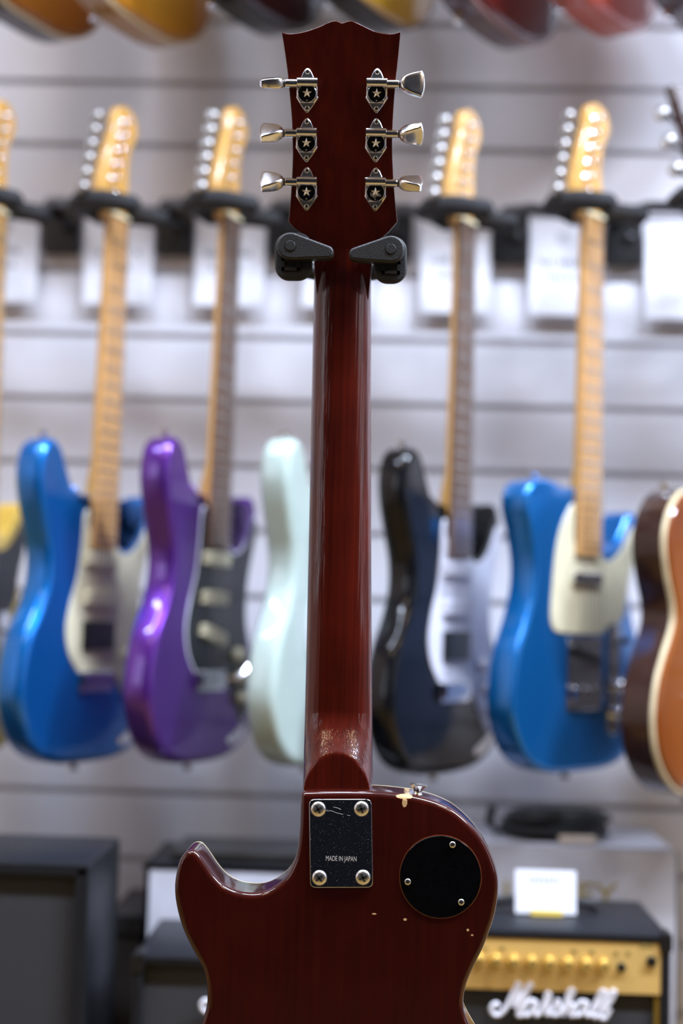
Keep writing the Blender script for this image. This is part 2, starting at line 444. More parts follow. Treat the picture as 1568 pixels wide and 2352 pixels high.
# ================================================================== the guitar in focus, seen from behind
YBK, YFR = 1.25, 1.298
G0 = P(775, 2966, YBK)
def rel(v): return Vector(v) - G0
def bp(px, py, Y=YBK):
    v = P(px, py, Y); return (v.x - G0.x, v.z - G0.z)
guitar = empty('electric_guitar', G0)
tag(guitar, 'dark cherry red single-cut electric guitar seen from behind, in sharp focus on a black stand', 'guitar')

BODY_PX = [(694, 1821), (720, 1818), (780, 1817), (855, 1818), (905, 1822), (955, 1829), (1002, 1842), (1042, 1861), (1081, 1894), (1104, 1921), (1121, 1948), (1134, 1979),
           (1143, 2010), (1145, 2038), (1143, 2067), (1138, 2096), (1129, 2126), (1110, 2178), (1089, 2220), (1074, 2255), (1066, 2286), (1065, 2312), (1071, 2337),
           (1090, 2375), (1135, 2450), (1175, 2530), (1198, 2620), (1200, 2700), (1178, 2790), (1120, 2870), (1030, 2930), (920, 2960), (775, 2966),
           (630, 2960), (520, 2930), (430, 2870), (372, 2790), (350, 2700), (352, 2620), (375, 2530), (410, 2450), (450, 2385), (466, 2340), (474, 2308), (474, 2272), (468, 2235),
           (456, 2209), (434, 2168), (416, 2127), (404, 2081), (400, 2041), (404, 2005), (411, 1979), (421, 1963), (434, 1954), (448, 1955), (460, 1967), (472, 1984), (490, 2010), (513, 2033),
           (543, 2047), (579, 2052), (610, 2047), (640, 2030), (660, 2010), (673, 1984), (681, 1959), (686, 1923), (689, 1882), (690, 1842)]
def wall_bp(p): return bp(p[0], p[1])
BODY = ccw(catmull([wall_bp(p) for p in BODY_PX], 5))
CH = lambda px, py, hx, hy: (*bp(px, py), hx / 2620, hy / 2620)
chips = [CH(928, 1830, 20, 5), CH(929, 1843, 6, 11), CH(859, 2099, 5, 2), CH(1074, 2136, 3, 3), CH(1084, 2148, 3, 2), CH(930, 2112, 4, 3)]
CHERRY = grain_wood('cherry_lacquer', (0.026, 0.0021, 0.0008), (0.047, 0.0038, 0.0014), chips=chips)
CHERRY_NECK = grain_wood('cherry_neck_lacquer', (0.036, 0.0028, 0.0009), (0.092, 0.0072, 0.0017), gscale=(300, 300, 5), streak=0.9)
MAHOG = grain_wood('cherry_headstock_lacquer', (0.040, 0.0042, 0.0014), (0.105, 0.0105, 0.003), gscale=(160, 160, 7),
                   chips=[CH(792, 71, 3, 2), CH(918, 74, 3, 3)])

YO = YBK
b = prism(B(), BODY, [(d, y) for (d, y) in round_levels(0, YFR - YO - 0.003, 0.0052, 0, 8)])
body = b.make('body', CHERRY, guitar, angle=50)
prism(B(), BODY, [(0, YFR - YO - 0.003), (0, YFR - YO - 0.0006), (0.0006, YFR - YO), (0.004, YFR - YO)], capf=False, capb=False).make('binding', BINDING, body)
TOPM = burst('cherry_burst_top', (0.55, 0.22, 0.05), (0.35, 0.06, 0.01), (0.10, 0.01, 0.005))
prism(B(), BODY, [(0.0022, YFR - YO - 0.005), (0.0022, YFR - YO + 0.0004), (0.003, YFR - YO + 0.0010)], capf=False).make('carved_top', TOPM, body)

# neck: rounded back that runs into the headstock plane above and a flat heel below
NL = [(520, 724), (600, 722), (650, 721), (800, 718), (1000, 714), (1200, 710), (1400, 706), (1600, 701), (1700, 698), (1800, 695.5), (1850, 695)]
NR = [(520, 852), (600, 852), (650, 852), (800, 852), (1000, 851), (1200, 852), (1400, 853), (1600, 854), (1700, 855), (1800, 856), (1850, 856)]
lerp = lambda tab, t: float(np.interp(t, [a for a, _ in tab], [c for _, c in tab]))
sst = lambda t, a, c: (lambda x: x * x * (3 - 2 * x))(min(1, max(0, (t - a) / (c - a))))
YS = 1.2985
NU = 49
vs, fs = [], []
rows = [545 + k * 8 for k in range(134)] + [1617 + k * 3 for k in range(78)]
for t in rows:
    pl, pr = P(lerp(NL, t), t, YS - 0.004), P(lerp(NR, t), t, YS - 0.004)
    xc, hw, z = (pl.x + pr.x) / 2, (pr.x - pl.x) / 2, (pl.z + pr.z) / 2
    crest = 1.2765 + 0.0055 * min(1, max(0, (t - 600) / 1050)) - 0.040 * sst(t, 1630, 1850)
    ex = 2.15 + 4.5 * sst(t, 1745, 1822)
    for i in range(NU):
        u = math.sin((i / (NU - 1) - 0.5) * math.pi)
        yy = YS - (YS - crest) * max(0.0, 1 - abs(u) ** ex) ** (1 / 2.15)
        yf = 1.2665
        k = 0.0009
        h = max(k - abs(yy - yf), 0) / k
        yy = max(yy, yf) + h * h * k * 0.25
        vs.append(rel((xc + hw * u, yy, z)))
n = len(rows)
for k in range(n - 1):
    for i in range(NU - 1):
        fs.append((k * NU + i, (k + 1) * NU + i, (k + 1) * NU + i + 1, k * NU + i + 1))
    fs.append((k * NU + NU - 1, (k + 1) * NU + NU - 1, (k + 1) * NU, k * NU))
neck = finish('neck', vs, fs, CHERRY_NECK, guitar, angle=60)
# fretboard on the far side, with its binding
b = B(); vs = []; fs = []
rw = [628, 900, 1200, 1500, 1850, 1980]
for t in rw:
    pl, pr = P(lerp(NL, t), t, YS), P(lerp(NR, t), t, YS)
    for (x, y) in ((pl.x, YS), (pl.x, YS + 0.0045), (pl.x + 0.004, YS + 0.0062), (pr.x - 0.004, YS + 0.0062), (pr.x, YS + 0.0045), (pr.x, YS)):
        vs.append(rel((x, y, pl.z)))
for k in range(len(rw) - 1):
    for i in range(6): fs.append((k * 6 + i, k * 6 + (i + 1) % 6, (k + 1) * 6 + (i + 1) % 6, (k + 1) * 6 + i))
fs += [tuple(range(6)), tuple(reversed(range((len(rw) - 1) * 6, len(rw) * 6)))]
finish('fretboard', vs, fs, ROSE, neck)

# headstock plane
TILT = R(14)
HO = P(786, 610, 1.2805)
EX = Vector((1, 0, 0)); EZ = Vector((0, -math.sin(TILT), math.cos(TILT))); EN = Vector((0, -math.cos(TILT), -math.sin(TILT)))
def hs(px, py):
    d = ray(px, py); t = (HO - CAM).dot(EN) / d.dot(EN); q = CAM + d * t - HO
    return q.dot(EX), q.dot(EZ)
def hmap(v): return rel(HO + EX * v.x + EZ * v.z - EN * v.y)
HEAD_PX = [(646, 72, 1), (655, 76.5), (675, 77), (703, 71.5), (732, 61.5), (755, 51), (768, 47.5), (778, 50), (785, 53), (794, 50), (804, 47.5), (816, 51), (838, 61.5), (861, 72), (884, 77), (904, 77), (920, 72, 1),
           (916, 116), (911.6, 159), (906, 217), (901.6, 288), (900.7, 346), (903, 403), (907.3, 460), (912.5, 509, 1), (893, 532), (872, 553), (856, 585), (852, 625, 1),
           (846, 690, 1), (728, 690, 1), (722, 625, 1), (718, 585), (698, 542), (675, 524), (662, 509, 1), (667.6, 446), (671.4, 374), (671.4, 331), (669.6, 274), (664.8, 217), (659, 159), (651.8, 107)]
HEAD = ccw(soften(catmull([(*hs(p[0], p[1]), *p[2:]) for p in HEAD_PX], 10), 0.0006, 3))
b = prism(B(), HEAD, round_levels(0, 0.0145, 0.0006, 0.0004, 3)); b.map(hmap)
head = b.make('headstock', MAHOG, guitar, angle=40)
b = prism(B(), HEAD, [(0.0002, 0.0145), (0.0002, 0.0158)]); b.map(hmap); b.make('headstock_veneer', BLACKPL, head)

# tuning machines
BLACKCAP = M('black_enamel', (0.004, 0.004, 0.005), 0.12, coat=1.0)
STAR = M('silver_star', (0.72, 0.69, 0.62), 0.35, 0.85, var=0.1)
SLOT = M('screw_slot', (0.03, 0.028, 0.026), 0.6, 0.6)
TUNCHROME = scratched_chrome('tuner_chrome', (0.82, 0.81, 0.82), False)
DULL = M('dull_chrome', (0.74, 0.73, 0.72), 0.30, 1.0, var=0.1)
COLLAR = M('dark_washer', (0.10, 0.09, 0.08), 0.5, 0.5)
S = 1.238 / FPX * 1.0
def star_pts(r, ri, rot=0):
    return [(math.sin(2 * math.pi * k / 10 + rot) * (r if k % 2 == 0 else ri), math.cos(2 * math.pi * k / 10 + rot) * (r if k % 2 == 0 else ri)) for k in range(10)]
def tuner(cx, cy, side, ang, worn):
    u0, v0 = hs(cx, cy)
    def T(v):      # local (u, w outwards, v) in photograph pixels -> guitar space; u is mirrored so that the button always lies at +u
        return rel(HO + EX * (u0 + side * v[0] * S) + EZ * (v0 + v[2] * S) + EN * (v[1] * S))
    def mk(bb, name, mat, par, angle=35):
        bb.map(T)
        if side > 0: bb.f = [tuple(reversed(f)) for f in bb.f]
        return bb.make(name, mat, par, angle)
    bb = B()
    # gear housing
    out = catmull([(-24, 34, 1), (24, 34, 1), (24.5, -10, 1), (17, -22, 1), (-17, -22, 1), (-24.5, -10, 1)], 2)
    prism(bb, out, [(0, 0), (0, 9), (2, 11)])
    lathe(bb, (-24.5, 7, 25), (1, 0, 0), [(9.5, 0), (11, 0.8), (11, 48.2), (9.5, 49)], 28)
    lathe(bb, (0, 10, 0), (0, 1, 0), [(22, 0), (22, 1.6), (21.2, 2.4), (20, 2.4), (19.6, 1.0)], 36)
    part = mk(bb, 'tuning_machine', TUNCHROME, guitar)
    bb = B()
    out = catmull([(-24.5, -6, 1), (-24.5, -12), (-5, -40), (0, -43.5), (5, -40), (24.5, -12), (24.5, -6, 1)], 6)
    prism(bb, out, [(0, 0.02), (0, 2.0), (1, 3)])
    out = catmull([(-17, 32, 1), (-8, 51), (0, 57.5), (8, 51), (17, 32, 1)], 6)
    prism(bb, out, [(0, 0.02), (0, 2.0), (1, 3)])
    mk(bb, 'mounting_plate', DULL, part)
    for (sv, sa) in ((49.5, 0.3), (-34, 0.9)):
        bb, sl = B(), B()
        dome_screw(bb, sl, (0, 3, sv), (0, 1, 0), 5.8, 2.4, sa + cx)
        scr = mk(bb, 'screw', NICKEL, part); scr2 = mk(sl, 'screw_slot', SLOT, part)
    bb = B(); lathe(bb, (0, 11, 0), (0, 1, 0), [(19.8, 0), (19.8, 0.6), (19.3, 1.0)], 40)
    mk(bb, 'black_cap', BLACKCAP, part)
    bb = B(); sp = star_pts(11.5, 4.6)
    vv = [(0, 14.5, 0)] + [(x, 12.0, z) for x, z in sp] + [(x, 11.8, z) for x, z in sp]
    ff = [(0, 1 + (k + 1) % 10, 1 + k) for k in range(10)] + [(1 + k, 1 + (k + 1) % 10, 11 + (k + 1) % 10, 11 + k) for k in range(10)]
    bb.add(vv, ff)
    st = mk(bb, 'star', STAR, part, angle=5)
    bb = B(); lathe(bb, (0, 11.9, -16.5), (0, 1, 0), [(2.0, 0), (1.6, 0.8), (0.3, 1.1)], 12); mk(bb, 'rivet', STAR, part)
    if worn:
        for q, pts in enumerate(worn):
            bb = B(); prism(bb, catmull([(side * x, z) for x, z in pts], 4), [(0, 11.9), (0, 12.3)]); mk(bb, 'worn_patch', STAR, part)
    # shaft, washer and button
    bb = B(); lathe(bb, (24, 7, 22), (1, 0, 0), [(10, 0), (10, 26), (9.2, 27)], 28); mk(bb, 'shaft', TUNCHROME, part)
    bb = B(); lathe(bb, (50.5, 7, 22), (1, 0, 0), [(9, 0), (9, 5.5)], 24); mk(bb, 'washer', COLLAR, part)
    bb = B(); prof = [(0, 8, 8), (2, 11.5, 10.5), (6, 14.5, 12.5), (13, 18.5, 13.6), (22, 23, 13.2), (34, 27, 12.2), (44, 29.5, 11), (51, 31.5, 10), (53.5, 31.8, 9), (55.5, 27, 8), (57, 16, 4.5), (57.6, 2, 0.6)]
    n_ = 48; vv, ff = [], []
    ca, sa = math.cos(R(ang)), math.sin(R(ang))
    for (a, hb, hc) in prof:
        pw = 2 / (2.2 + 4.6 * min(1, a / 14))
        for i in range(n_):
            th = 2 * math.pi * i / n_
            x = math.copysign(abs(math.cos(th)) ** pw, math.cos(th)) * hb; y = math.copysign(abs(math.sin(th)) ** pw, math.sin(th)) * hc
            bow = -3.5 * (abs(x) / 31) ** 2 * (a / 57) if a > 50 else 0
            vv.append((55 + a + bow, 7 + x * sa + y * ca, 22 + x * ca - y * sa))
    for k in range(len(prof) - 1):
        for i in range(n_):
            j = (i + 1) % n_; ff.append((k * n_ + i, (k + 1) * n_ + i, (k + 1) * n_ + j, k * n_ + j))
    ff.append(tuple(range(n_))); ff.append(tuple(reversed(range((len(prof) - 1) * n_, len(prof) * n_))))
    bb.add(vv, ff); mk(bb, 'tuner_button', TUNCHROME, part, angle=38)
    bb = B(); lathe(bb, (0, -42, 0), (0, 1, 0), [(8, 0), (8, 4), (5, 6), (5, 12)], 16); mk(bb, 'string_post', CHROME, part)
    return part
W1 = [[(-9, 4), (-7, 6), (-5, 3), (-7, 2)], [(-8, -9), (-5, -8), (-6, -11)]]
W3 = [[(-11, -1), (-3, -3), (6, -2), (12, -5), (14, -9), (8, -10), (4, -9), (1, -12), (-4, -14), (-6, -11), (-10, -10), (-12, -6)]]
for (cx, cy, side, ang, worn) in [(705.5, 215, -1, -80, None), (704, 329, -1, -54, None), (704.3, 441, -1, -50, None), (865, 215.7, 1, -16, None), (863, 329.7, 1, 48, None), (862, 442, 1, -64, W3)]:
    tuner(cx, cy, side, ang, worn)

# neck plate
PLATE = scratched_chrome('neck_plate_chrome', (0.45, 0.46, 0.49), True)
q = [bp(709, 1835), bp(853.5, 1834.5), bp(857, 2038.5), bp(711.5, 2039)]
def rounded_poly(c, r, n=6):
    out = []
    for i in range(len(c)):
        p = np.array(c[i]); a = np.array(c[i - 1]) - p; d = np.array(c[(i + 1) % len(c)]) - p
        a /= np.linalg.norm(a); d /= np.linalg.norm(d)
        for k in range(n + 1):
            t = k / n; out.append((1 - t) ** 2 * (p + a * r) + 2 * t * (1 - t) * p + t * t * (p + d * r))
    return np.array(out)
plate = prism(B(), rounded_poly(q, 14 / 2620), [(0.0009, -0.0018), (0.0004, -0.0016), (0, -0.001), (0, 0.0002)]).make('neck_plate', PLATE, guitar, angle=60)
for (x, y, a) in ((731, 1857.5, 0.5), (830, 1856.7, 0.35), (733.5, 2015, 0.7), (833.5, 2014, 0.45)):
    c = bp(x, y); bb, sl = B(), B()
    dome_screw(bb, sl, (c[0], -0.0017, c[1]), (0, -1, 0), 17.5 / 2620, 0.0030, a)
    bb.make('plate_screw', SCREWM, plate); sl.make('screw_slot', SLOT, plate)
c = bp(783.5, 1972)
mt = Matrix.Translation((c[0], -0.0019, c[1])) @ Matrix.Rotation(R(-0.3), 4, 'Y') @ Matrix.Rotation(R(90), 4, 'X')
ENGR = M('engraved_letters', (0.75, 0.72, 0.70), 0.4, 0.4)
text_mesh('engraved_lettering', 'MADE IN JAPAN', ENGR, plate, 0.0061, 0.62, mt, 0.0001)
SCR = M('scratch_line', (0.7, 0.68, 0.6), 0.5, 0.3)
for ln in ([(749, 1862), (762, 1862), (772, 1866), (788, 1870)], [(765, 1853), (775, 1855), (783, 1859)], [(797, 1871.5), (804, 1872.5)]):
    tube(B(), [(bp(x, y)[0], -0.00182, bp(x, y)[1]) for x, y in ln], 0.00014, 5).make('scratch', SCR, plate)

# toggle-switch cavity cover, let into the back
COVERM = M('black_cover_plastic', (0.0022, 0.0022, 0.0026), 0.12, var=0.3, scale=(300, 300, 300), bump=0.02, spec=0.3)
RIM = grain_wood('cover_rim_lacquer', (0.10, 0.02, 0.006), (0.16, 0.04, 0.012))
c = bp(1011, 2013.5)
b = B(); lathe(b, (c[0], 0.0006, c[1]), (0, -1, 0), [(93.5 / 2620, 0), (93.5 / 2620, 0.0008), (92.2 / 2620, 0.0010), (91 / 2620, 0.0008)], 96)
cover_rim = b.make('cover_rim', RIM, guitar)
b = B(); lathe(b, (c[0], 0.0006, c[1]), (0, -1, 0), [(91.3 / 2620, 0), (91.3 / 2620, 0.0011), (90.6 / 2620, 0.0014)], 96)
cover = b.make('cavity_cover', COVERM, guitar)
for (x, y, a) in ((1038.8, 1939.7, 0.9), (936, 2024.9, 0.2), (1058.7, 2071.8, 0.15)):
    c = bp(x, y); bb, sl = B(), B()
    dome_screw(bb, sl, (c[0], -0.0008, c[1]), (0, -1, 0), 7.8 / 2620, 0.0016, a)
    bb.make('cover_screw', NICKEL, cover); sl.make('screw_slot', SLOT, cover)

# strap button on the shoulder
c0 = rel(P(958, 1828, 1.272)); c1 = rel(P(961, 1802, 1.272)); dd = c1 - c0; L_ = dd.length
b = B(); lathe(b, c0 - dd * 0.2, dd, [(0.0048, 0), (0.0048, L_ * 0.35), (0.0036, L_ * 0.5), (0.0034, L_ * 0.62), (0.0078, L_ * 1.18), (0.0078, L_ * 1.24), (0.006, L_ * 1.28)], 28)
b.make('strap_button', NICKEL, guitar)

# ================================================================== the stand that holds it
stand = empty('guitar_stand', (P(786, 630, 1.36).x, 1.37, 0))
tag(stand, 'black guitar stand with two gripping levers under the headstock', 'guitar stand')
SO = stand.location.copy()
srel = lambda v: Vector(v) - SO
def grip(cx, cy, tx, ty, pad, slot):
    YL = 1.2560
    def pt(px, py): v = P(px, py, YL); return (v.x, v.z)
    # pad
    x0, x1, y0, y1 = pad
    r = 33; pts = []
    for (ax, ay, a0) in ((x1 - r, y0 + r, 0), (x0 + r, y0 + r, 90), (x0 + r, y1 - r, 180), (x1 - r, y1 - r, 270)):
        for k in range(9):
            a = R(a0 + k * 11.25); pts.append(pt(ax + r * math.cos(a), ay - r * math.sin(a)))
    bb = prism(B(), np.array(pts), round_levels(1.2650, 1.2705, 0.0022, 0.0015, 4)); bb.map(srel)
    p = bb.make('grip_pad', RUBBER, stand)
    ca_ = P(681, 600, 1.315) if tx > cx else P(895, 607, 1.315)
    b2 = B(); lathe(b2, srel((ca_.x, 1.270, ca_.z)), (0, 1, 0), [(0.0115, 0), (0.0115, 0.072), (0.009, 0.076)], 24)
    b2.make('yoke_arm', RUBBER, p)
    # lever: hull of a big and a small circle
    Rb, Rs = 31.5, 15.0
    a = math.atan2(ty - cy, tx - cx); d = math.hypot(tx - cx, ty - cy); be = math.acos((Rb - Rs) / d); pts = []
    for k in range(31):
        th = a + be + (2 * math.pi - 2 * be) * k / 30; pts.append(pt(cx + Rb * math.cos(th), cy + Rb * math.sin(th)))
    for k in range(17):
        th = a - be + 2 * be * k / 16; pts.append(pt(tx + Rs * math.cos(th), ty + Rs * math.sin(th)))
    bb = prism(B(), np.array(pts), round_levels(YL, 1.2666, 0.0022, 0.0005, 5)); bb.map(srel)
    lv = bb.make('grip_lever', RUBBER2, stand, angle=50)
    v = P(cx, cy, YL)
    bb = B(); lathe(bb, srel((v.x, YL + 0.001, v.z)), (0, -1, 0), [(13.2 / 2600, 0), (13.2 / 2600, 0.0012), (12.2 / 2600, 0.0012), (11.9 / 2600, 0.0004)], 32); bb.make('pivot_ring', BLACKPL, lv)
    bb = B(); lathe(bb, srel((v.x, YL + 0.001, v.z)), (0, -1, 0), [(11.8 / 2600, 0), (11.8 / 2600, 0.0013), (11 / 2600, 0.0016)], 32); bb.make('pivot_pin', RUBBER2, lv)
    # square socket under the lever
    sx0, sx1, sy0, sy1 = slot
    o0, o1 = P(sx0, sy1, 1.265), P(sx1, sy0, 1.265)
    bb = B(); tk = 0.0028
    for lo, hi in (((o0.x, 1.2635, o0.z), (o1.x, 1.2672, o0.z + tk)), ((o0.x, 1.2635, o1.z - tk), (o1.x, 1.2672, o1.z)),
                   ((o0.x, 1.2635, o0.z), (o0.x + tk, 1.2672, o1.z)), ((o1.x - tk, 1.2635, o0.z), (o1.x, 1.2672, o1.z))):
        box(bb, lo, hi)
    bb.map(srel); bb.make('socket_frame', RUBBER2, p)
    bb = box(B(), (o0.x + tk * 0.5, 1.2655, o0.z + tk * 0.5), (o1.x - tk * 0.5, 1.2668, o1.z - tk * 0.5)); bb.map(srel); bb.make('socket', BLACKPL, p)
grip(666.6, 564, 751, 578, (629, 716, 527, 638), (646, 689, 594, 621))
grip(897.3, 571.4, 816, 582, (857, 934.5, 535, 645), (876, 919, 601, 629))
pl, pr = P(676, 604, 1.345), P(890, 609, 1.345); pc = (pl + pr) / 2
bb = tube(B(), [srel(v) for v in (pl + Vector((0, -0.012, 0)), pl + Vector((0.012, 0.012, -0.004)), pc + Vector((0, 0.022, -0.008)), pr + Vector((-0.012, 0.012, -0.004)), pr + Vector((0, -0.012, 0)))], 0.008, 12)
bb.make('yoke_bar', RUBBER, stand)
STEEL = M('black_steel', (0.02, 0.02, 0.022), 0.35, 0.4)
pcz = pc.z
bb = tube(B(), [srel((pc.x, 1.367, pcz + 0.01)), srel((SO.x, 1.375, pcz - 0.06)), srel((SO.x, 1.375, 0.20))], 0.0115, 14); bb.make('column', STEEL, stand)
bb = B(); lathe(bb, srel((SO.x, 1.375, 0.19)), (0, 0, 1), [(0.022, 0), (0.024, 0.01), (0.024, 0.05), (0.016, 0.06)], 20); bb.make('hub', RUBBER, stand)
for k in range(3):
    a = R(90 + 120 * k); e_ = Vector((math.cos(a), math.sin(a), 0))
    bb = tube(B(), [srel(Vector((SO.x, 1.375, 0.215)) + e_ * 0.018), srel(Vector((SO.x, 1.375, 0.10)) + e_ * 0.16), srel(Vector((SO.x, 1.375, 0.012)) + e_ * 0.28)], 0.0095, 12)
    lg = bb.make('leg', STEEL, stand)
    bb = B(); lathe(bb, srel(Vector((SO.x, 1.375, 0.0)) + e_ * 0.28), (0, 0, 1), [(0.014, 0), (0.015, 0.02), (0.011, 0.03)], 16); bb.make('rubber_foot', RUBBER, lg)

# ================================================================== guitars on the wall (local: x right seen from the front, front face at y = 0, z up from the body's end)
mm = 0.001
STRAT = ccw(catmull([(x * mm, z * mm) for x, z in [(0, 0), (-80, 5), (-130, 30), (-157, 78), (-161, 120), (-150, 170), (-126, 215), (-113, 250), (-113, 285), (-125, 325), (-139, 370), (-144, 405), (-138, 440), (-122, 458), (-104, 458), (-90, 444), (-78, 418),
    (-64, 392), (-48, 379), (-30, 376), (0, 374), (28, 366), (37, 345), (44, 324), (58, 313), (76, 322), (92, 350), (106, 378), (120, 386), (133, 376), (139, 350), (134, 318), (122, 285), (113, 250), (115, 215), (130, 176), (152, 135), (160, 100), (154, 62), (130, 27), (80, 5)]], 6))
TELE = ccw(catmull([(x * mm, z * mm) for x, z in [(0, 0), (-80, 4), (-130, 28), (-157, 75), (-161, 115), (-151, 165), (-130, 210), (-117, 250), (-116, 285), (-126, 325), (-137, 355), (-136, 378), (-122, 394), (-95, 400), (-65, 396), (-45, 390), (-29, 393), (0, 392), (27, 384), (35, 345),
    (42, 322), (56, 313), (76, 320), (97, 345), (112, 365), (127, 368), (137, 355), (138, 330), (128, 300), (118, 270), (117, 245), (128, 210), (150, 165), (161, 115), (157, 75), (130, 28), (80, 4)]], 6))
LPB = ccw(np.array([(-p[0], p[1]) for p in BODY]))
STRAT = np.array([(x, z if (z < 0.30 or x > -0.03) else 0.30 + (z - 0.30) * (0.90 if x < -0.06 else 0.985)) for x, z in STRAT])
STRAT_PG = catmull([(x * mm, z * mm) for x, z in [(-31, 352), (-40, 345), (-43, 300), (-50, 258), (-64, 220), (-71, 185), (-62, 152), (-40, 128), (-20, 121), (42, 123), (60, 108), (85, 72), (105, 54), (122, 70), (128, 105), (118, 150), (108, 190), (104, 225), (107, 260), (117, 295), (127, 325), (129, 348),
    (122, 352), (110, 334), (96, 313), (78, 300), (58, 296), (42, 304), (33, 318), (30, 330), (0, 306), (-30, 330)]], 5)
TELE_PG = catmull([(x * mm, z * mm) for x, z in [(-30, 368), (-46, 356), (-62, 330), (-72, 295), (-78, 250), (-80, 212), (-72, 195), (-50, 191), (-10, 190), (38, 190), (50, 194), (62, 204), (85, 206), (102, 222), (107, 245), (114, 272), (124, 300), (130, 325), (130, 343), (122, 347), (110, 336), (94, 314), (75, 299), (54, 294), (38, 301), (31, 315), (0, 300), (-28, 315)]], 5)
S_HEAD = catmull([(x * mm * (1.28 if (x < 0 and 15 < z < 130) else 1.0), z * mm * 0.87) for x, z in [(-21, -4), (-22, 12), (-31, 24), (-34, 38), (-31, 60), (-22, 105), (-14, 150), (-8, 180), (2, 192), (17, 194), (34, 186), (43, 169), (42, 152), (35, 138), (28, 122), (25, 95), (26, 60), (28, 36), (24, 14), (21, -4)]], 4)
LP_HEAD = catmull([(x * mm, z * mm) for x, z in [(-21, -8), (-23, 12), (-43, 34), (-41, 80), (-41, 120), (-45, 165), (-48, 186), (-35, 183), (-12, 194), (0, 191), (12, 194), (35, 183), (48, 186), (45, 165), (41, 120), (41, 80), (43, 34), (23, 12), (21, -8)]], 4)
WALLTUN = M('wall_tuner_metal', (0.42, 0.41, 0.40), 0.38, 1.0)
ROWGROUP = 'electric guitars hanging in the lower row'
TOPGROUP = 'electric guitars hanging in the upper row'

